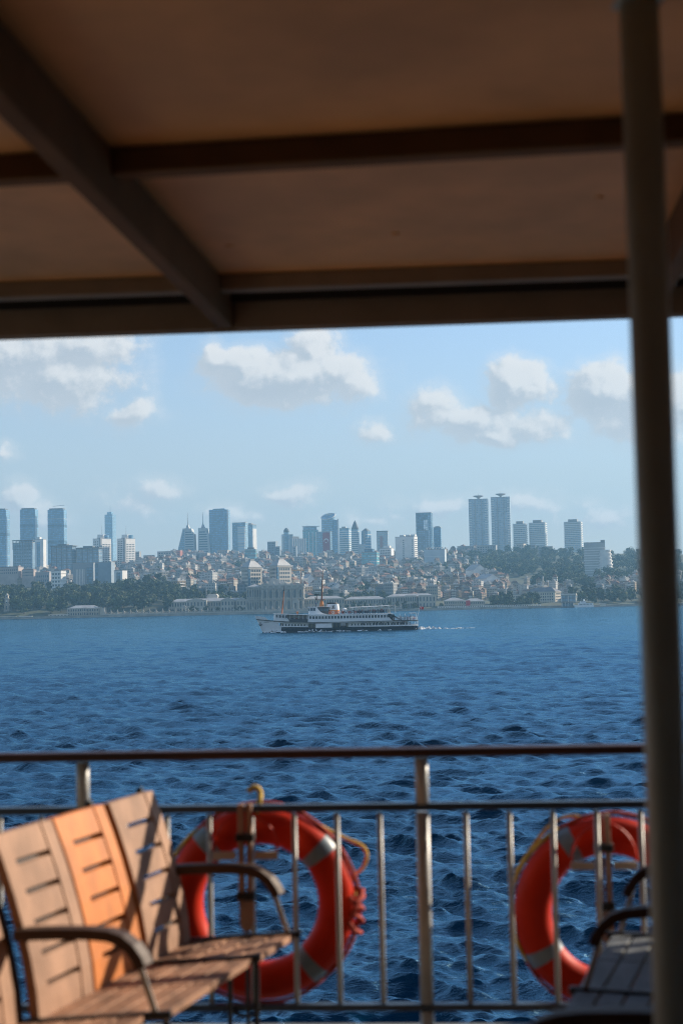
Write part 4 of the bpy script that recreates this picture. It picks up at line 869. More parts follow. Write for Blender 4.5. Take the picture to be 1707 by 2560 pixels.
def build_ferry():
    L = 58.6; c = at(841, 1577, 515); YAW = R(6)
    bow = Vector((c.x-L/2*math.cos(YAW), c.y-L/2*math.sin(YAW), 0))
    # local +x runs aft (to the right in the picture); the side we see is local -y
    o = thing('passenger_ferry', 'white and navy passenger ferry with orange funnel and mast crossing the strait', 'ferry', bow, YAW)
    def s(x): return 3.4+1.6*max(0, 1-x/26)**2
    def hb(x, z=9):
        xs = 2.8*max(0, 1-max(z,0)/6.3); q = max(0, min(1, (x-xs)/15.)); b = 4.7*math.sin(q*math.pi/2)**.8
        if x > 50: b *= math.sqrt(max(.05, 1-((x-50)/9.6)**2))**.55
        return b*(1 if z > 2.5 else .9+.04*max(z,0))
    X = [0,.6,1.4,2.4,3.5,5,7,8.2,8.6,9.2,10.2,11.5,13,16,20,25,30,36,42,47,50,52.5,55,57,58.2,58.6]
    def zb(x):      # top of the lower hull / bottom edge of the side openings
        if x <= 8.2: return s(x)-.75
        if x < 11: return 2.35+(s(8.2)-1.25-2.35)*(1-math.sqrt(max(0, 1-((11-x)/2.8)**2)))**.8
        return 2.3-.35*min(1, max(0,(x-11)/30))
    def zt(x):
        if x <= 8.2: return s(x)-.745
        if x < 11: return s(x)-.25-(.95)*(1-math.sqrt(max(0, 1-((11-x)/2.8)**2)))
        return s(x)-.25
    def navy(x): return 2.0-.55*min(1, max(0,(x-10)/35))
    def stem(x, z): return max(x, 2.8*max(0, 1-z/6.3)) if z < 6.3 else x
    mb = MB(); rows = []
    for x in X:
        col = []
        for z in (-1.2, .42, navy(x), zb(x)):
            xx = stem(x, z); col.append((xx, hb(xx+.02, z), z))
        rows.append(col)
    for side in (-1, 1):
        k = len(mb.v)
        for col in rows: mb.v += [(p[0], side*p[1], p[2]) for p in col]
        for i in range(len(X)-1):
            for j in range(3):
                q = (k+i*4+j, k+(i+1)*4+j, k+(i+1)*4+j+1, k+i*4+j+1)
                mb.f.append(q if side < 0 else q[::-1]); mb.m.append(1 if (j == 0 or (j == 1 and X[i] >= 9.2)) else 0)
    k = len(X)*4
    for i in range(len(X)-1): mb.f.append((i*4+3,(i+1)*4+3,k+(i+1)*4+3,k+i*4+3)); mb.m.append(2)
    e = (len(X)-1)*4
    for j in range(3): mb.f.append((e+j, k+e+j, k+e+j+1, e+j+1)); mb.m.append(1 if j < 2 else 0)
    mb.build('hull', [FW, NAVY, FDARK], o)
    # upper side band with the rounded opening, plus the raised bow
    mb = MB(); 
    for side in (-1, 1):
        k = len(mb.v)
        for x in X:
            top = s(x)+.02+(1.25-.2*x/4.6 if x < 4.7 else 0)
            for z in (zt(x), s(x), max(s(x)+.02, top)):
                xx = stem(x, z); mb.v.append((xx, side*(hb(xx+.02, z)+.03), z))
        for i in range(len(X)-1):
            for j in range(2):
                if j == 1 and X[i] >= 4.6: continue
                q = (k+i*3+j, k+(i+1)*3+j, k+(i+1)*3+j+1, k+i*3+j+1); mb.f.append(q if side < 0 else q[::-1]); mb.m.append(0)
    mb.build('upper_hull', [FW], o)
    dk = MB(); 
    for i, x in enumerate(X): dk.v += [(x, -hb(x)+.05, s(x)-.03), (x, hb(x)-.05, s(x)-.03)]
    for i in range(len(X)-1): dk.f.append((2*i,2*i+2,2*i+3,2*i+1)); dk.m.append(0)
    dk.build('deck', M('ferry_deck', (.2,.22,.2), .8), o)
    st = MB(); st.tube([(stem(x, s(x)), -hb(x)-.06, s(x)) for x in X], .13, 6); st.tube([(stem(x, s(x)), hb(x)+.06, s(x)) for x in X], .13, 6); st.build('rubbing_strake', FBLACK, o)
    ws = MB(); ws.tube([(x, -hb(x, 2)-.05, navy(x)+.15) for x in X if 9 < x < 17.2], .12, 6); ws.tube([(x, -hb(x, 2)-.05, navy(x)+.13) for x in X if x > 32], .12, 6); ws.build('white_strake', FW, o)
    an = MB(); an.tube([(1.9,-.75,3.9),(1.9,-.85,3.0),(1.6,-.95,2.8)],[.16,.14,.1],6); an.tube([(1.4,-.8,3.1),(1.9,-.9,2.75),(2.5,-1.1,3.1)],.14,6); an.build('anchor', FBLACK, o)
    nm = MB()
    for i in range(7): nm.box(3.2+i*.26, 3.36+i*.26, -hb(3.4+i*.26, 4)-.05, -hb(3.4+i*.26, 4)+.2, 3.85, 4.0)
    nm.build('bow_lettering', FBLACK, o)
    # inner wall of the main deck behind the side openings
    mb = MB(); xs = [9.2,12,16,20,25,30,36,42,48,55]
    for side in (-1,1):
        k = len(mb.v)
        for x in xs: mb.v += [(x, side*(hb(x)-1.05), 1.9), (x, side*(hb(x)-1.05), s(x)-.05)]
        for i in range(len(xs)-1): q = (k+2*i,k+2*i+2,k+2*i+3,k+2*i+1); mb.f.append(q if side < 0 else q[::-1]); mb.m.append(0)
    mb.build('main_deck_wall', FW, o)
    def win(x, z, w, h, y): child('window', me_win, o, (x, y, z), (w, .16, h))
    for i in range(8): x = 9.8+i*1.1; win(x, s(x)-1.75, .5, 1.05, -(hb(x)-1.05))
    for i in range(20): x = 34.6+i*1.1; win(x, s(x)-1.6, .52, .95, -(hb(x)-1.05))
    for (a, b, nme) in ((18.8,21.4,'gangway_opening'),(27.3,33.0,'gangway_opening')):
        mb = MB(); mb.box(a, b, -hb(22)-.04, -hb(22)+.5, 1.55, s(22)-.3); ob = mb.build(nme, FDARK, o)
        q = MB()
        for i in range(5): xx = a+.3+i*(b-a-.6)/4; q.box(xx-.12, xx+.12, -hb(22)-.09, -hb(22)-.045, 1.6, s(22)-.35)
        q.build('gate_bars', M('gate_bar', (.16,.15,.1), .6), ob)
    mb = MB(); mb.box(21.45,27.25,-hb(24)-.1,-hb(24)+.4,1.5,s(24)-.45); mb.build('side_gate', FW, o)
    mb = MB(); mb.box(30.4,32.2,-hb(30)-.25,-hb(30)+.3,2.1,s(30)-.35); mb.build('locker', M('ferry_grey', (.3,.3,.29), .6), o)
    # upper deck house
    def zr(x): return s(x)+2.62
    def side_wall(name, xs, y, mat, za=None, zbv=None, par=o, sides=(-1,1)):
        mb = MB()
        for sd in sides:
            k = len(mb.v)
            for x in xs: mb.v += [(x, sd*min(y, hb(x)-.02), (za or s)(x)), (x, sd*min(y, hb(x)-.02), (zbv or zr)(x))]
            for i in range(len(xs)-1): q = (k+2*i,k+2*i+2,k+2*i+3,k+2*i+1); mb.f.append(q if sd < 0 else q[::-1]); mb.m.append(0)
        return mb, mb.build(name, mat, par)
    mb = MB()   # front cabin, slanting aft edge
    for sd in (-1,1):
        P = [(6.9,s(6.9)),(12.3,s(12.3)),(11.4,s(11.4)+1.3),(11.3,zr(11.3)),(7.1,zr(7.1))]
        k = len(mb.v); mb.v += [(x, sd*min(4.2, hb(x)-.15), z) for x, z in P]; mb.f.append((k,k+1,k+2,k+3,k+4) if sd < 0 else (k+4,k+3,k+2,k+1,k)); mb.m.append(0)
    mb.f.append((0,4,9,5)); mb.m.append(0); mb.build('forward_cabin', FW, o)
    for i in range(4): x = 7.7+i*1.1; win(x, s(x)+1.35, .62, .95, -min(4.2, hb(x)-.15))
    for sd in (-1, 1):
        side_wall('open_deck_back_wall', [11.4,15,18.8], 2.9, M('ferry_grey', (.3,.3,.29), .6), sides=(sd,))
        side_wall('bulwark', [12.2,15,18.6], 4.4, M('ferry_bulwark', (.06,.07,.08), .7), None, lambda x: s(x)+1.15, sides=(sd,))
    for i in range(5): mb = MB(); x = 12.4+i*1.5; mb.box(x-.06,x+.06,-min(4.4,hb(x)-.05),-min(4.4,hb(x)-.05)+.1,s(x)+1.15,zr(x)); mb.build('stanchion', FW, o)
    mb = MB()
    for sd in (-1,1):
        P = [(18.7,s(18.7)),(49.2,s(49)),(47.9,s(49)+1.3),(47.2,zr(47)),(24,zr(24)),(18.8,zr(18.8))]
        k = len(mb.v); mb.v += [(x, sd*4.62, z) for x, z in P]; q = tuple(range(k,k+6)); mb.f.append(q if sd < 0 else q[::-1]); mb.m.append(0)
    mb.f.append((0,5,11,6)); mb.m.append(0); mb.f.append((1,7,8,2)); mb.m.append(0); mb.build('saloon', FW, o)
    for i in range(27): x = 19.6+i*1.115; child('window', me_win, o, (x, -4.62, s(x)+1.3), (.72,.16,.92))
    mb = MB(); xs = [6.7,9,12,15,18,22,28,36,44,49.5]
    for x in xs: y = min(4.75, hb(x)+.05); mb.v += [(x,-y,zr(x)),(x,y,zr(x)),(x,-y,zr(x)+.16),(x,y,zr(x)+.16)]
    for i in range(len(xs)-1):
        a, b = 4*i, 4*i+4
        for q in ((a,a+1,b+1,b),(a+2,b+2,b+3,a+3),(a,b,b+2,a+2),(a+1,a+3,b+3,b+1)): mb.f.append(q); mb.m.append(0)
    mb.f += [(0,2,3,1),(36,37,39,38)]; mb.m += [0,0]; mb.build('boat_deck_roof', FW, o)
    # wheelhouse with swept side wing
    Z = zr(21)+.17
    mb = MB(); P = [(19.5,Z),(26,Z),(24.4,Z+.35),(23.4,Z+.9),(22.7,Z+1.7),(22.2,Z+2.6),(19.7,Z+2.55)]
    for sd in (-1,1): mb.prism(P, sd*3.2-.08, sd*3.2+.08, 'y')
    mb.box(19.6,22.1,-3.1,3.1,Z,Z+2.5); mb.build('wheelhouse', FW, o)
    for i in range(2): child('window', me_winb, o, (20.2+i*.95, -3.28, Z+1.35), (.85,.1,1.0))
    for i in range(5): child('window', me_winb, o, (19.58, -2.4+i*1.2, Z+1.3), (.1,1.0,1.0))
    mb = MB(); mb.box(19.2,27,-3.4,3.4,Z+2.62,Z+2.78); mb.build('wheelhouse_roof', FW, o)
    mb = MB(); mb.box(22.3,26.4,-2.4,2.4,Z,Z+2.6); mb.build('deckhouse', M('deckhouse_dark', (.07,.075,.08), .6), o)
    for i in range(4): child('window', me_winb, o, (22.9+i*1.,-2.4,Z+1.2), (.7,.16,1.1))
    # masts
    mz = Z+2.79
    mb = MB(); mb.frustum(24.1,0,mz,mz+2.3,.95,.8,.42,.42,10,dx=.1); mb.build('mast_base', FORANGE, o); 
    mb = MB(); mb.frustum(24.2,0,mz+2.31,mz+2.6,1.25,1.1,1.35,1.2,10); mb.box(21.9,24,-.4,.4,mz+2.35,mz+2.5); mb.build('mast_platform', FBROWN, o)
    mb = MB(); mb.tube([(24.2,0,mz+2.61),(24.5,0,mz+8),(24.8,0,mz+13.2)],[.3,.22,.09],8); mb.tube([(24.5,0,mz+9.6),(25.6,-.3,mz+9.9),(26.6,-.3,mz+9.9)],.06,5); mb.box(24.1,24.5,-.5,.5,mz+12,mz+12.2); mb.build('mast', FBROWN, o)
    mb = MB(); mb.box(21.5,23.6,-.2,.2,mz+4.3,mz+4.55); mb.tube([(22.5,0,mz+2.5),(22.5,0,mz+4.3)],.12,6); mb.tube([(22.1,0,mz+2.5),(21.9,0,mz+3.5)],.2,6); mb.build('radar', FBLACK, o)
    mb = MB(); mb.tube([(9.75,0,zr(9.7)+.17),(10.2,0,zr(9.7)+4),(10.85,0,zr(9.7)+10.2)],[.24,.19,.09],8,mi=0); mb.build('foremast', M('foremast_orange', (.4,.12,.03), .6, var=.2), o)
    mb = MB(); mb.tube([(10.66,0,zr(9.7)+8.2),(10.86,0,zr(9.7)+10.3)],[.17,.1],8); mb.box(10.4,10.9,-.4,.4,zr(9.7)+8.5,zr(9.7)+8.65); mb.build('mast_top', FBLACK, o)
    mb = MB(); mb.lathe([(.3,0),(.3,.5),(.5,.7),(.5,.9),(.1,1.0)],10,(15.2,-1.5,zr(15)+.17)); mb.build('vent_cowl', FORANGE, o)
    # funnel with orange foot, white body, black cap and crossed anchors
    fz = zr(28)+.17; fx = 28.3
    def ell(z0, z1, a0, b0, a1, b1, dx0, dx1, mat, nm):
        mb = MB(); mb.frustum(fx+dx0, 0, z0, z1, a0, b0, a1, b1, 28, dx=dx1-dx0); return mb.build(nm, mat, o)
    fo = ell(fz,fz+1.55,2.45,1.6,2.32,1.52,0,-.05,FORANGE,'funnel_foot'); fb = ell(fz+1.555,fz+3.7,2.32,1.52,2.12,1.4,-.05,-.12,FW,'funnel')
    ell(fz+3.705,fz+4.25,2.0,1.35,1.85,1.2,-.15,-.5,FBLACK,'funnel_cap')
    em = MB(); ez = fz+2.7; ey = -1.6
    for sg in (-1,1):
        em.bar((fx-.12-sg*.34,ey,ez+.5),(fx-.12+sg*.34,ey,ez-.45),.1,.1,(0,1,0))
        em.tube([(fx-.12+sg*.34+.3*math.cos(a),ey,ez-.3+.3*math.sin(a)) for a in np.linspace(R(190),R(350),7)],.07,5)
        em.bar((fx-.12-sg*.5,ey,ez+.32),(fx-.12-sg*.1,ey,ez+.46),.08,.08,(0,1,0))
    em.tube([(fx-.12+.16*math.cos(a),ey,ez+.16*math.sin(a)) for a in np.linspace(0,2*math.pi,9)[:-1]],.06,5,True); em.build('anchor_emblem', FBLACK, fb)
    for i in range(3):
        mb = MB(); mb.lathe([(.45,0),(.45,.8),(.8,1.3),(.85,1.9),(.3,2.2)],10,(32.2+i*2.3,-1.5+i*.8,fz)); 
        if i == 0: mb.build('vent_cowl', FW, o)
    # top deck: rail, benches, awning
    mb = MB(); xs = np.linspace(26.2,47.5,20)
    for h in (.5,.8,1.1): mb.tube([(x,-4.5,fz+h) for x in (26.2,47.5)],.035,5)
    for x in xs: mb.tube([(x,-4.5,fz),(x,-4.5,fz+1.1)],.035,5)
    mb.build('top_deck_rail', FRAIL, o)
    for i in range(6): mb = MB(); x = 31+i*2.7; mb.box(x,x+1.8,-3.6,-3.1,fz+.3,fz+.5); mb.box(x,x+1.8,-3.1,-3.02,fz+.3,fz+1.1); mb.build('deck_bench', FDARK, o)
    aw = MB(); az = fz+2.55; aw.v += [(34.4,-3.6,az-.25),(34.4,3.6,az-.25),(48.2,3.6,az+.1),(48.2,-3.6,az+.1),(34.4,-3.4,az-.1),(34.4,3.4,az-.1),(48.2,3.4,az+.22),(48.2,-3.4,az+.22)]
    aw.f += [(0,1,2,3),(4,7,6,5),(0,3,7,4),(1,5,6,2),(0,4,5,1),(3,2,6,7)]; aw.m += [0]*6; aw.build('awning', FW, o)
    mb = MB(); mb.box(48.3,50.6,-3.6,3.6,az+.05,az+.17); mb.build('awning_extension', M('awning_grey', (.5,.5,.48), .7), o)
    for x in (35,37.6,40.2,42.8,45.4,48,50.4): mb = MB(); mb.tube([(x,-3.5,fz),(x,-3.5,az-.2)],.06,6); mb.build('awning_pole', FW, o)
    mb = MB(); mb.box(47.5,48.5,-4.4,-3.2,fz+.15,fz+1.35); mb.build('locker', CREAM, o)
    for i in range(7):
        rg = MB(); rg.tube([(30.4-i*.0+.0,-4.6,0)]*1+[(.0,0,0)]*0, .1, 4) if False else None
    rm = MB(); rm.tube([(.36*math.cos(a),0,.36*math.sin(a)) for a in np.linspace(0,2*math.pi,13)[:-1]],.1,6,True); rme = rm.mesh('lifebuoy', RINGRED)
    rmw = MB(); rmw.tube([(.36*math.cos(a),0,.36*math.sin(a)) for a in np.linspace(0,2*math.pi,13)[:-1]],.1,6,True); rmwe = rmw.mesh('lifebuoy', FW)
    mrot = Matrix.Rotation(YAW,4,'Z'); base = Matrix.Translation(bow)@mrot
    def on_ferry(ob, x, y, z, rz=0): ob.location = base@Vector((x,y,z)); ob.rotation_euler = (0,0,YAW+rz)
    spots = [(26.6+i*1.15,-4.62,fz+.62,rmwe if i % 2 else rme) for i in range(9)]+[(54.9,-3.6,s(55)+.85,rme),(57.2,-2.9,s(57)+.9,rme)]
    for i, (x,y,z,me) in enumerate(spots):
        ob = bpy.data.objects.new('lifebuoy', me); COL.objects.link(ob); on_ferry(ob,x,y,z)
        lab = 'small white lifebuoy hung on the top deck rail of the ferry' if me is rmwe else ('small red lifebuoy hung on the top deck rail of the ferry' if i < 9 else 'red lifebuoy on the stern rail of the ferry')
        tag(ob, lab, 'lifebuoy', 'lifebuoys on the passing ferry')
    # open stern decks
    mb = MB(); 
    for h in (.35,.7,1.1): mb.tube([(x,-hb(x)+.1,s(x)+h) for x in (49.2,52.5,55,57,58.2,58.6)],.04,5); mb.tube([(x,hb(x)-.1,s(x)+h) for x in (49.2,52.5,55,57,58.2,58.6)],.04,5)
    for x in np.linspace(49.4,58.4,12): mb.tube([(x,-hb(x)+.1,s(x)),(x,-hb(x)+.1,s(x)+1.1)],.04,5)
    mb.tube([(58.5,-hb(58.6)+.1,s(58)+1.1),(58.5,hb(58.6)-.1,s(58)+1.1)],.04,5); mb.build('stern_rail', FW, o)
    mb = MB()
    for y in (-4.4,-3.2): mb.bar((47.9,y,zr(47)),(52.6,y,s(52)+.2),.12,.4)
    for i in range(9): q = i/8; mb.box(47.9+4.6*q,48.3+4.6*q,-4.35,-3.25,zr(47)-.1-2.5*q,zr(47)-2.5*q)
    mb.build('stair', FDARK, o)
    mb = MB(); mb.box(49.5,55,-3.9,3.9,s(50)+.0,s(50)+.0+.02); mb.box(48,50,-4,4,s(50),s(50)+2.3); mb.build('stern_lobby', FDARK, o)
    mb = MB(); mb.box(56.2,58.2,-3,3,zr(57)-.15,zr(57)+.05); mb.build('stern_roof', FW, o)
    for x in (52,54,56.4,58): mb = MB(); mb.tube([(x,-min(2.9,hb(x)-.2),s(x)),(x,-min(2.9,hb(x)-.2),zr(x)-.1)],.06,6); mb.build('stern_post', FW, o)
    for x in (55.2,56.4,57.4,58.4): mb = MB(); mb.tube([(x,-hb(x)+.15,zb(x)),(x,-hb(x)+.15,s(x)-.2)],.08,6); mb.build('lower_stern_post', FW, o)
    mb = MB()
    for h in (.4,.9): mb.tube([(x,-hb(x)+.1,zb(x)+h) for x in (55,57,58.2,58.6)],.06,5)
    mb.build('lower_stern_rail', FW, o)
    # ensign staff with flag
    mb = MB(); mb.tube([(58.5,0,s(58)),(60.0,0,s(58)+5.1)],.06,6); mb.build('ensign_staff', FW, o)
    fl = MB(); nx = 12; z1 = s(58)+4.9
    for i in range(nx+1):
        x = 59.9+1.45*i/nx; y = .12*math.sin(i*.9); dz = -.12*(i/nx)
        for z in (z1-.95, z1): fl.v.append((x-(.25*(z1-z)), y, z+dz))
    for i in range(nx): fl.f.append((2*i,2*i+2,2*i+3,2*i+1)); fl.m.append(0)
    f = fl.build('ensign_flag', RED, None); f.location = bow; f.rotation_euler = (0,0,YAW); tag(f, 'small red flag with white crescent flying at the ferry stern', 'flag')
    sol = f.modifiers.new('thickness', 'SOLIDIFY'); sol.thickness = .03
    e = MB(); cx, cz, r = 60.42, z1-.53, .26
    e.prism([(cx+r*math.cos(a),cz+r*math.sin(a)) for a in np.linspace(R(40),R(320),16)]+[(cx+.07+r*.78*math.cos(a),cz+r*.78*math.sin(a)) for a in np.linspace(R(310),R(50),16)], -.2,-.17,'y')
    e.prism([(cx+.28+(.13 if i%2==0 else .055)*math.cos(i*math.pi/5),cz+(.13 if i%2==0 else .055)*math.sin(i*math.pi/5)) for i in range(10)], -.2,-.17,'y'); e.build('crescent_and_star', FLAGW, f)
    # passengers
    pm = [person_mesh((.03,.035,.05),(.02,.02,.03)), person_mesh((.45,.44,.42),(.05,.06,.1)), person_mesh((.1,.13,.2),(.03,.03,.03)), person_mesh((.3,.08,.06),(.06,.06,.07))]
    cl = ['dark clothes','a pale shirt and dark trousers','a blue top','a red top']
    def people(n, x0, x1, y, zf, where, grp):
        for i in range(n):
            k = int(rng.integers(4)); x = x0+(x1-x0)*(i+rng.uniform(.1,.9))/n
            ob = bpy.data.objects.new('person', pm[k]); COL.objects.link(ob); on_ferry(ob, x, (y if not callable(y) else y(x))+rng.uniform(0,.5), zf(x), rng.uniform(0,6.28)); ob.scale = (1,1,rng.uniform(.93,1.05))
            tag(ob, f'person in {cl[k]} {where}', 'person', grp)
    people(12, 12.5, 18.4, -3.6, lambda x: s(x), 'on the ferry open forward deck', 'passengers on the forward deck')
    people(22, 33.5, 47.3, -4.1, lambda x: fz, 'at the ferry top deck rail', 'passengers on the top deck')
    people(10, 51, 57, lambda x: -hb(x)+.4, lambda x: s(x), 'on the ferry open stern deck', 'passengers on the stern deck')
    people(12, 37, 54.5, lambda x: -hb(x)+.3, lambda x: 1.95, 'in the ferry lower side gangway', 'passengers in the side gangway')
    ob = bpy.data.objects.new('person', person_mesh((.02,.05,.2),(.02,.03,.08))); COL.objects.link(ob); on_ferry(ob, 21.9, -2, mz); tag(ob, 'person in blue standing on the wheelhouse roof of the ferry', 'person')
    # foam along the hull and the wake astern
    fm = bpy.data.materials.new('foam'); fm.use_nodes = True; N = NT(fm.node_tree); N.n.clear()
    tc = N.new('ShaderNodeTexCoord'); nz = N.noise(N.vmath('MULTIPLY', tc.outputs['Object'], (.5,1.4,1)), 1.3, 6, .65)
    df = N.new('ShaderNodeBsdfDiffuse'); df.inputs[0].default_value = (.8,.83,.85,1); tr = N.new('ShaderNodeBsdfTransparent'); mx = N.new('ShaderNodeMixShader'); oo = N.new('ShaderNodeOutputMaterial')
    N.l.new(N.ramp(nz, .42, .56), mx.inputs[0]); N.l.new(tr.outputs[0], mx.inputs[1]); N.l.new(df.outputs[0], mx.inputs[2]); N.l.new(mx.outputs[0], oo.inputs[0])
    w = MB()
    def ridge(pts, wd, ht):
        k = len(w.v); 
        for i, (x, y) in enumerate(pts):
            q = i/(len(pts)-1); a = wd*(.3+.7*math.sin(math.pi*min(1,q*1.1+.05)))*rng.uniform(.25,1.5); h = ht*rng.uniform(.1,1.5)*math.sin(math.pi*(.08+.84*q))
            w.v += [(x,y-a,.12),(x,y-a*.4,.18+h),(x,y+a*.4,.18+h*.8),(x,y+a,.12)]
        for i in range(len(pts)-1):
            for j in range(3): w.f.append((k+4*i+j,k+4*i+4+j,k+4*i+5+j,k+4*i+1+j)); w.m.append(0)
    ridge([(x,-hb(x,0)-.5) for x in np.linspace(3,11,18)], .9, .75)
    ridge([(x,-hb(x,0)-1.0) for x in np.linspace(15,26,20)], .7, .8); ridge([(x,-hb(x,0)-1.2) for x in np.linspace(24,34,16)], .6, .35)
    for (a, b) in ((36,40),(43.5,45),(47,48.5)): ridge([(x,-hb(x,0)-1.2) for x in np.linspace(a,b,8)], .4, .35)
    ridge([(x,-1.5+.03*x*rng.uniform(.3,1.7)-1) for x in np.linspace(53,70,40)], 3.2, .7)
    ridge([(x,-1) for x in np.linspace(69,80,24)], 1.3, .15)
    k = w.build('wake_foam', fm, None, smooth=True); k.location = bow; k.rotation_euler = (0,0,YAW); tag(k, 'white foam along the ferry hull and trailing behind its stern', 'foam', kind='stuff')

    # the small white boat moored at the far shore
    A = at(1436,1514,1400); B = at(1484,1512,1400); Lb = B.x-A.x
    b = thing('moored_boat', 'small white passenger boat moored at the right shore', 'boat', (A.x, 1402, 0))
    mb = MB(); mb.prism([(-.06*Lb,2.6),(.03*Lb,-.6),(Lb*.99,-.6),(Lb,2.0),(.3*Lb,1.8)],-2.6,2.6,'y'); mb.build('hull', FW, b)
    mb = MB(); mb.prism([(.2*Lb,1.9),(.22*Lb,4.3),(.97*Lb,4.0),(.95*Lb,1.9)],-2.2,2.2,'y'); mb.build('cabin', FW, b)
    mb = MB(); mb.prism([(.3*Lb,4.35),(.31*Lb,6.1),(.55*Lb,6.1),(.6*Lb,4.25)],-1.7,1.7,'y'); mb.build('upper_cabin', FW, b)
    mb = MB(); mb.frustum(.5*Lb,0,6.11,8.,.8,.6,.7,.5,10); mb.build('funnel', FW, b); mb = MB(); mb.tube([(.36*Lb,0,6.1),(.37*Lb,0,9.5)],.1,6); mb.build('mast', STEEL, b)
    mb = MB(); mb.box(.56*Lb,1.0*Lb,-2.3,2.3,5.5,5.65); mb.build('awning', FW, b)
    for i in range(9): child('window', me_win, b, (.27*Lb+i*.075*Lb,-2.2,2.5), (.9,.12,.9))
    for i in range(3): child('window', me_win, b, (.35*Lb+i*.07*Lb,-1.7,5.), (.9,.12,.7))
    A = at(1497,1513,1402); p = thing('jetty', 'small floating jetty with white hut right of the moored white boat', 'jetty', (A.x,1404,0))
    mb = MB(); mb.box(0,7.5,-2,2,-.4,.7); mb.build('pontoon', GREY, p); mb = MB(); mb.box(1,6.5,-1.2,1.4,.71,3); mb.build('hut', CREAM, p); mb = MB(); mb.box(.5,7,-1.6,1.8,3.01,3.3); mb.build('roof', WHITE, p)
    A = at(1405,1513,1400); B = at(1436,1512,1400); p = thing('landing_stage', 'dark landing stage with flat roof left of the moored white boat', 'landing stage', (A.x,1406,0)); w_ = B.x-A.x
    mb = MB(); mb.box(0,w_,-3,3,-.4,1.2); mb.build('pontoon', DGREY, p); mb = MB(); mb.box(.5,w_-.5,-1,2,1.21,5); mb.build('wall', g_dark, p); mb = MB(); mb.box(-.4,w_+.4,-2.5,3,5.01,5.7); mb.build('roof', GREY, p)
    for i in range(5): mb = MB(); xx = .5+i*(w_-1)/4; mb.box(xx-.15,xx+.15,-2.3,-2.,1.21,5); mb.build('post', WHITE, p)
build_ferry()
# ------------------------------------------------------------------ our own ship: canopy, post, rail, benches, lifebuoys
DECK = EYE-1.68
PSI = R(3.8); AX = Vector((math.sin(PSI), math.cos(PSI), 0)); BX = Vector((math.cos(PSI), -math.sin(PSI), 0)); R0 = Vector((0, 5.5, EYE))
def sp(s, t, z): return R0+BX*s+AX*t+Vector((0,0,z))       # s along the rail, t outboard of it, z from the eye
BOUNCE_C = M('canopy_bounce_tint', (.76,.43,.20), .55, var=.2, vs=1.1, bump=.08, bs=9)  # pale roof panel with the warm deck bounce put into its colour
BEAMM = M('canopy_beam', (.16,.092,.05), .75, var=.15, vs=3, spec=.2)
FASC = M('canopy_fascia', (.28,.225,.175), .55, var=.12, vs=3)
RUB_SHADE = M('black_rubber_and_gap_shade', (.012,.012,.012), .7)
POSTM = M('post_paint', (.44,.53,.57), .42, var=.1, vs=2)
RAILW = M('varnished_rail', (.05,.018,.012), .5, var=.25, vs=4, stretch=(1,8,8))
RAILB = M('rail_grey_paint', (.045,.07,.11), .35, var=.12, vs=5)
STEELP = M('stainless_post', (.46,.46,.45), .4, .0, var=.1, vs=6)
WOODG = M('weathered_wood', (.335,.195,.128), .75, var=.24, vs=3.5, bump=.2, bs=30, stretch=(2,2,1))
WOODO = M('new_orange_wood', (.52,.165,.03), .65, var=.2, vs=5, bump=.1, bs=30, stretch=(2,2,1))
WOODS = M('worn_seat_wood', (.31,.165,.10), .75, var=.5, vs=9, bump=.25, bs=40, stretch=(1,.35,1))
ARMW = M('dark_arm_wood', (.05,.024,.014), .6, var=.25, vs=8)
FRAME = M('bench_frame_paint', (.02,.02,.024), .45, var=.2)
STRUTM = M('bare_steel_strut', (.6,.58,.54), .35, .6, var=.1)
def frame_obj(name, label, cat, p):     # empty turned into the ship's own axes
    return thing(name, label, cat, p, -PSI)
def ship_local(o, p):
    d = Vector(p)-o.location; return Vector((d.dot(BX), d.dot(AX), d.z))

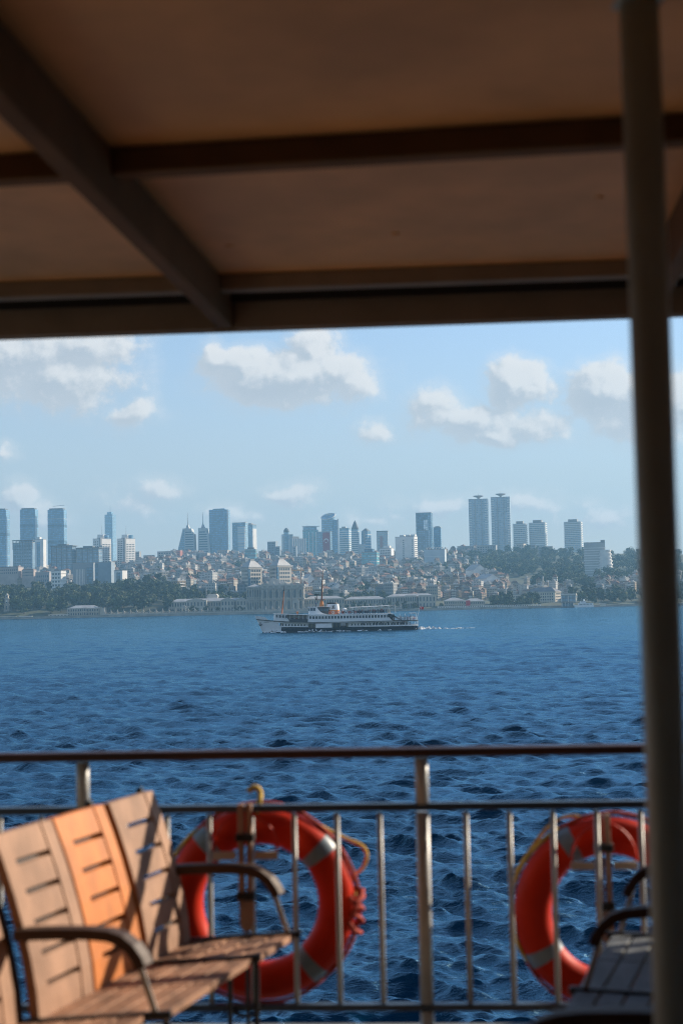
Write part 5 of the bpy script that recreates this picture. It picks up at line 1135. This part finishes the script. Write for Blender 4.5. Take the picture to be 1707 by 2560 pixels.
def build_ship():
    # deck underfoot with coaming, hull side below
    mb = MB(); 
    def slab(s0,s1,t0,t1,z0,z1,mi=0):
        mb.hexa([sp(s0,t0,z0),sp(s1,t0,z0),sp(s1,t1,z0),sp(s0,t1,z0),sp(s0,t0,z1),sp(s1,t0,z1),sp(s1,t1,z1),sp(s0,t1,z1)], mi)
    slab(-6,3.3,-14,.12,-1.9,-1.68)
    tag(mb.build('deck', M('deck_paint', (.34,.25,.17), .7, var=.2, vs=1.5)), kind='structure')
    mb = MB(); slab(-6,3.3,.02,.12,-1.679,-1.632); slab(-6,3.3,-.16,.0185,-1.679,-1.665); o = mb.build('deck_coaming', M('coaming_grey', (.2,.205,.2), .6, var=.15, vs=3)); tag(o, kind='structure')
    mb = MB(); slab(-6,3.3,-14,.02,-11.8,-1.905); tag(mb.build('ship_side', M('ship_white', (.6,.6,.6), .5)), kind='structure')
    mb = MB(); slab(-6,3.3,-7.6,-7.5,-1.678,1.245); slab(3.18,3.28,-7.4,-.6,-1.678,1.245); slab(-2.9,-2.8,-7.4,-.9,-1.678,1.245); tag(mb.build('added_shade_wall', M('shade_wall_paint', (.46,.46,.43), .6, var=.1)), kind='structure')  # unseen walls added to keep sun off the post and cut fill
    # canopy
    o = frame_obj('canopy_roof', 'ferry canopy with warm bounce painted in as brown and crossing beams overhead', 'canopy', sp(0,0,1.25))
    def lb(name, s0,s1,t0,t1,z0,z1,m,bev=.006):
        mb = MB(); mb.box(s0,s1,t0,t1,z0-1.25,z1-1.25); ob = mb.build(name, m, o, bevel=bev)
        if name == 'long_beam': ob.rotation_euler.z = R(-2.4)
        return ob
    lb('ceiling_panel', -6,3.32,-9,.06,1.25,1.285,BOUNCE_C,0)
    for k, t in enumerate((-.13,-1.69,-3.4,-5.1)): lb('cross_beam', -6,3.0,t-.07,t,1.187 if k == 0 else 1.176,1.249,BEAMM if k else FASC)
    for ob in o.children:
        if ob.name.startswith('cross_beam') and abs(ob.data.vertices[0].co.y+1.76) < .2:
            for q in ob.data.vertices: q.co.y -= .055*(q.co.x-.1)
    for s_ in (-2.15,-.45,1.22,2.82): lb('long_beam', s_-.029,s_+.029,-9,.045,1.09,1.186 if False else 1.2485,BEAMM)
    for (a, b) in ((-6,-2.19),(-2.11,-.49),(-.41,1.18),(1.26,3.0)): lb('fascia', a,b,.05,.075,1.085,1.205,FASC)
    lb('front_edge', -6,3.0,.0755,.10,1.08,1.29,FASC)
    lb('gap_shade_strip', -6,3.0,.02,.049,1.192,1.2485,RUB_SHADE,0)  # black strip drawn as the shadowed gap behind the edge beam
    for (s_, t) in ((.62,-2.9),(.9,-1.05),(-.15,-3.0),(-.9,-2.6),(.25,-.7),(-.33,-.62),(1.0,-2.2)):
        mb = MB(); mb.lathe([(.016,0),(.014,-.004),(.006,-.007),(.001,-.008)],10,(s_,t,-.001)); mb.build('bolt_head', BOUNCE_C, o)
    # near post
    p = at(1648, 1500, 2.9); o = thing('roof_post', 'dark grey round steel post holding the canopy at the right', 'post', (p.x, p.y, DECK))
    mb = MB(); mb.lathe([(.041,0.0),(.041,2.915)], 32); pb = mb.build('shaft', POSTM, o, smooth=False)
    for q in pb.data.polygons: q.use_smooth = len(q.vertices) == 4
    mb = MB(); mb.box(-.05,.05,-.045,.045,2.916,2.928); mb.build('head_plate', POSTM, o, bevel=.006); mb = MB(); mb.lathe([(.08,.0),(.08,.012),(.045,.02)],24); mb.build('base_flange', POSTM, o)
    # rail
    o = frame_obj('deck_railing', 'ship deck railing with dark wooden top rail and thin steel balusters', 'railing', sp(0,0,-1.68))
    Z = 1.68
    mb = MB(); mb.box(-6,3.2,-.034,.034,-.598+Z,-.563+Z); mb.build('top_rail', RAILW, o, bevel=.012)
    def rl(y): return y
    mb = MB(); mb.box(-6,3.2,-.02,.02,-.800+Z,-.772+Z); mb.build('mid_rail', RAILB, o, bevel=.004)
    mb = MB(); mb.box(-6,3.2,-.02,.02,-1.548+Z,-1.522+Z); mb.build('bottom_rail', RAILB, o, bevel=.004)
    s0 = ship_local(o, at(1058,2130,5.48)).x
    def tubes(name, s_, r, segs, m, sq=False):
        mb = MB()
        for (a, b) in segs: mb.lathe([(r,a),(r,b)],14,(s_,0,0))
        ob = mb.build(name, m, o)
        for q in ob.data.polygons: q.use_smooth = len(q.vertices) == 4
        return ob
    for k in range(-4,3):
        s_ = s0+k*1.31
        tubes('rail_post', s_, .026, [(.0,.13),(.159,.873),(.905,1.0775)], STEELP)
        for i in range(1,8):
            if s_+i*1.31/8 < 3.1: tubes('baluster', s_+i*1.31/8+.0, .0105, [(.159,.873)], STEELP)
    # bench builder -------------------------------------------------
    def U(D): return Vector((.344, 1, 0))*(D-4.7)      # runs along the bench, skewed to the deck edge
    def bench(name, label, base, side, units, SEAT, has_arm):
        """base = foot line of the backrest at D=4.7; side +1 opens to the right, -1 to the left"""
        o = thing(name, label, 'bench', (base.x, base.y, DECK))
        def W(D, v, z): return Vector((base.x, 4.7, EYE))+U(D)+BX*(side*v)+Vector((0,0,z))-o.location
        for (D0, D1, pans, off, f0, f1) in units:
            n = len(pans)
            # backrest panels
            for i, mat in enumerate(pans):
                a = D0+(D1-D0)*i/n+.006; b = D0+(D1-D0)*(i+1)/n-.006
                mb = MB(); H = .553; zt = -1.245
                def pt(u, h, th):   # u along, h up the back, th thickness toward the seat
                    D = a+(b-a)*u; lean = -.135*(h/H)**1.55+.008
                    nrm = .0
                    return W(D, off+lean+th, zt+h)
                def patch(u0,u1,h0,h1,th=.03,seg=6):
                    hs = np.linspace(h0,h1,seg+1); k = len(mb.v)
                    for h in hs: mb.v += [tuple(pt(u0,h,0)),tuple(pt(u1,h,0)),tuple(pt(u1,h,th)),tuple(pt(u0,h,th))]
                    for q in range(seg):
                        A = k+4*q; B = A+4
                        for e in range(4): mb.f.append((A+e,A+(e+1)%4,B+(e+1)%4,B+e)); mb.m.append(0)
                    mb.f += [(k,k+3,k+2,k+1),(k+4*seg,k+4*seg+1,k+4*seg+2,k+4*seg+3)]; mb.m += [0,0]
                patch(0,.2,0,H); patch(.8,1,0,H); nb = 6; gap = .017
                for r in range(nb): patch(.203,.797,H*r/nb+(gap/2 if r else 0),H*(r+1)/nb-(gap/2 if r < nb-1 else 0),.026,2)
                ob = mb.build('backrest_panel', mat, o, bevel=.0025)
                if n == 2:
                    bk = MB(); mb = bk; patch(.1,.9,.02,H-.02,-.012,4); bk.v = [tuple(Vector(q)-BX*side*.006) for q in bk.v]; bk.build('slot_shade_sheet', FRAME, ob)  # dark sheet added behind the slots so they look shaded
                if mat is WOODO: ob['label'] = 'bright orange new wood backrest panel'
            # slatted seat
            ns = 5
            for r in range(ns):
                v0 = off+.03+r*.08; v1 = v0+.071; mb = MB()
                z0 = -1.245+.026*r/ns; cuts = np.linspace(D0+.004, D1-.004, 2 if n == 1 else 3)
                for q in range(len(cuts)-1):
                    a, b = cuts[q]+.003, cuts[q+1]-.003
                    mb.hexa([W(a,v0,z0-.022),W(a,v1,z0-.020),W(b,v1,z0-.020),W(b,v0,z0-.022),W(a,v0,z0),W(a,v1,z0+.004),W(b,v1,z0+.004),W(b,v0,z0)])
                mb.build('seat_slat', SEAT, o, bevel=.003)
            # end frames with legs, arm and strut
            for (D, arm) in ((D0, f0), (D1, f1)):
                if arm is None: continue
                mb = MB(); t = .024
                hs = np.linspace(0,.565,8); pts = [W(D, off-.135*(h/.565)**1.55-.02, -1.245+h) for h in hs]
                for p0, p1 in zip(pts, pts[1:]): mb.bar(p0, p1, t, t, (0,1,0))
                lv = .43 if D < 5.1 else .18
                mb.bar(W(D,off-.02,-1.250), W(D,off+.445,-1.222), t, t); mb.bar(W(D,off+lv,-1.24), W(D,off+lv-.005,-1.679), t*.75, t*.75, (0,1,0)); mb.bar(W(D,off+.0,-1.25), W(D,off-.09,-1.679), t, t, (0,1,0))
                mb.bar(W(D,off-.07,-1.6), W(D,off+lv-.005,-1.6), t*.8, t*.8); fr = mb.build('end_frame', FRAME, o, bevel=.003)
                if arm:
                    am = MB(); prof = [(-.025,-.985),(.02,-.982),(.10,-.980),(.20,-.981),(.262,-.987),(.30,-1.0),(.33,-1.024),(.352,-1.055),(.364,-1.083)]
                    k = len(am.v); hw = .028; th = .034
                    for j, (v, z) in enumerate(prof):
                        a_ = prof[max(0,j-1)]; b_ = prof[min(len(prof)-1,j+1)]; tx, tz = b_[0]-a_[0], b_[1]-a_[1]; l = math.hypot(tx,tz); nx_, nz_ = -tz/l, tx/l
                        for (dd, e) in ((-hw,-th/2),(hw,-th/2),(hw,th/2),(-hw,th/2)):
                            am.v.append(tuple(W(D+dd, off+v+nx_*e, z+nz_*e)))
                    for j in range(len(prof)-1):
                        A = k+4*j; B = A+4
                        for e in range(4): am.f.append((A+e,A+(e+1)%4,B+(e+1)%4,B+e)); am.m.append(0)
                    e = k+4*(len(prof)-1); am.f += [(k,k+3,k+2,k+1),(e,e+1,e+2,e+3)]; am.m += [0,0]
                    ar = am.build('armrest', ARMW, o, bevel=.005)
                    sm = MB(); sm.bar(W(D,off+.352,-1.088), W(D,off+.398,-1.228), .018, .010, (0,1,0)); sm.build('arm_strut', STRUTM, ar)
        return o
    bl = Vector((-.868, 4.7, 0))
    bench('slatted_bench', 'sunlit slatted wooden bench with one bright orange panel at the left', bl, 1,
          [(3.25,4.36,[WOODG,WOODG,WOODG],-.05,False,None),(4.37,5.03,[WOODG,WOODO],0,True,False),(5.035,5.37,[WOODG],.012,None,True)], WOODS, None)
    br = Vector((.70+.475+.02, 4.7, 0))
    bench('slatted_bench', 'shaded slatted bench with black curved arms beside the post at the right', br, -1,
          [(3.38,4.48,[WOODG,WOODG,WOODG],0,True,True),(4.49,5.2,[WOODG,WOODG],0,None,True)], M('shaded_seat_wood', (.10,.112,.125), .6, var=.35, vs=9, bump=.2, bs=40, stretch=(1,.35,1)), None)  # seat colour darkened and cooled to carry the bench's shade
    # lifebuoys ------------------------------------------------------
    RB = M('buoy_red', (.54,.024,.004), .5, var=.14, vs=5, bump=.08, bs=40, spec=.15); BAND = M('reflective_tape', (.17,.22,.26), .35, var=.1, vs=20)
    ROPE = M('yellow_rope', (.55,.36,.06), .85, var=.3, vs=40); DROPE = M('red_rope', (.35,.04,.02), .85, var=.3, vs=30)
    TAN = M('holder_wood', (.36,.22,.16), .6, var=.2, vs=6)
    def lifebuoy(px, py, label, rot):
        p = at(px, py, 5.63); o = thing('lifebuoy', label, 'lifebuoy', p, -PSI); a, r = .298, .0725
        n, m = 72, 20
        def ringpt(th, ph, k=1.0): rr = a+r*k*math.cos(ph); return (rr*math.cos(th), r*.92*k*math.sin(ph), rr*math.sin(th))
        mb = MB(); 
        for i in range(n): mb.v += [ringpt(2*math.pi*i/n, 2*math.pi*j/m) for j in range(m)]
        for i in range(n):
            for j in range(m): mb.f.append((i*m+j,((i+1)%n)*m+j,((i+1)%n)*m+(j+1)%m,i*m+(j+1)%m)); mb.m.append(0)
        mb.build('ring', RB, o, smooth=True)
        for q in range(4):
            th0 = rot+q*math.pi/2; mb = MB(); w = .085; ns = 8
            for i in range(ns+1): mb.v += [ringpt(th0-w+2*w*i/ns, 2*math.pi*j/m, 1.025) for j in range(m)]
            for i in range(ns):
                for j in range(m): mb.f.append((i*m+j,(i+1)*m+j,(i+1)*m+(j+1)%m,i*m+(j+1)%m)); mb.m.append(0)
            mb.build('reflective_band', BAND, o, smooth=True)
            mb = MB(); pts = []
            for t in np.linspace(0,1,13):
                th = th0+t*math.pi/2; rr = a+r+.004+.010*math.sin(math.pi*t); pts.append((rr*math.cos(th), -.012*math.sin(math.pi*t*3), rr*math.sin(th)))
            mb.tube(pts, .0085, 6); mb.build('grab_rope', DROPE if q != 1 else ROPE, o, smooth=True)
        if rot > .6:     # lumps of lashed rope on the right
            mb = MB()
            for k in range(5): c = Vector(((a+r)*math.cos(.08-k*.085), -.03+.02*(k%2), (a+r)*math.sin(.08-k*.085))); mb.tube([c+Vector((.026*math.cos(t)+.012*math.sin(2*t), .035*math.sin(t), .022*math.sin(t+k))) for t in np.linspace(0,6.28,9)[:-1]], .009, 6, True)
            mb.build('rope_lashing', DROPE, o, smooth=True)
        # holder on the rail
        h = thing('lifebuoy_holder', label.replace('lifebuoy', 'lifebuoy holder with black clamps carrying the buoy') if False else ('steel bracket with two black clamps at the left lifebuoy' if px < 900 else 'steel bracket with two black clamps at the right lifebuoy'), 'bracket', (p.x-.057*0-(.047 if px < 900 else .042), p.y-.14, p.z), -PSI)
        mb = MB(); mb.box(-.027,-.004,-.012,.012,.02,.40); mb.box(.006,.027,-.008,.016,.02,.40); mb.build('channel', TAN, h, bevel=.003)
        for z in (.275,.055): mb = MB(); mb.box(-.036,.036,-.022,.03,z-.014,z+.014); mb.build('clamp', RUB_SHADE, h, bevel=.004)
        mb = MB(); mb.prism([(-.024,-.05),(-.012,-.075),(.016,-.075),(.03,-.045),(.03,.035),(-.024,.035)],-.012,.012,'y'); mb.build('holder_foot', TAN, h); mb = MB(); mb.tube([(.0,0,-.07),(.002,0,-.55)],.008,8); mb.build('stay_rod', FRAME, h)
        mb = MB(); mb.box(-.125,-.0365,-.0,.012,.19,.22); mb.box(.0365,.125,0,.012,.19,.22); mb.build('cross_plate', M('plate_cream', (.5,.42,.36), .6), h, bevel=.002)
        mb = MB(); mb.tube([(.122*math.cos(t),.0,.225+.14*math.sin(t)) for t in np.linspace(0,math.pi,17)],.006,6); mb.build('hoop', RB, h)
        return o
    lifebuoy(652, 2256, 'red lifebuoy hung outside the rail behind the sunlit bench', .70)
    lifebuoy(1524, 2281, 'red lifebuoy hung outside the rail behind the shaded bench', .52)
    def rope(label, pts, r=.008, m=ROPE):
        c = at(*pts[0]); mb = MB(); P = [at(*q)-c for q in pts]
        S = []
        for i in range(len(P)-1):
            p0, p1, p2, p3 = P[max(0,i-1)], P[i], P[i+1], P[min(len(P)-1,i+2)]
            for t in np.linspace(0,1,5)[:-1]: S.append(.5*((2*p1)+(p2-p0)*t+(2*p0-5*p1+4*p2-p3)*t*t+(3*p1-p0-3*p2+p3)*t**3))
        S.append(P[-1]); mb.tube(S, r, 7); o = mb.build('rope', m, None, smooth=True, loc=c); tag(o, label, 'rope')
    rope('short yellow rope loop sticking up above the middle rail', [(622,1980,5.6),(630,1970,5.6),(643,1970,5.6),(651,1984,5.6),(648,2008,5.57),(640,2050,5.62)], .011)
    rope('yellow rope arching out right of the left lifebuoy', [(795,2062,5.72),(830,2080,5.72),(868,2098,5.72),(905,2115,5.72),(917,2140,5.72),(905,2172,5.72),(882,2190,5.72),(893,2213,5.7),(880,2250,5.66)], .0075)
    rope('yellow rope arching from the top of the right lifebuoy', [(1480,2060,5.66),(1455,2046,5.7),(1428,2040,5.72),(1395,2048,5.72),(1362,2074,5.72),(1335,2110,5.72),(1308,2150,5.72),(1288,2180,5.7)], .0075)
    rope('dark rope loop hanging under the bottom rail', [(568,2508,5.5),(585,2530,5.5),(612,2540,5.5),(640,2535,5.5),(660,2510,5.5)], .008, FRAME)
build_ship()
# ------------------------------------------------------------------ haze
def build_haze():
    mb = MB(); mb.box(-2600, 2600, -60, 5200, -4.5, 330)
    m = bpy.data.materials.new('haze'); m.use_nodes = True; N = NT(m.node_tree); N.n.clear()
    v = N.new('ShaderNodeVolumePrincipled'); o = N.new('ShaderNodeOutputMaterial'); N.l.new(v.outputs[0], o.inputs['Volume'])
    v.inputs['Color'].default_value = (.32,.65,.97,1); v.inputs['Density'].default_value = 1.5e-4; v.inputs['Anisotropy'].default_value = .1
    ob = mb.build('haze', m); tag(ob, 'pale blue sea haze over water and city', 'haze', kind='stuff')
build_haze()
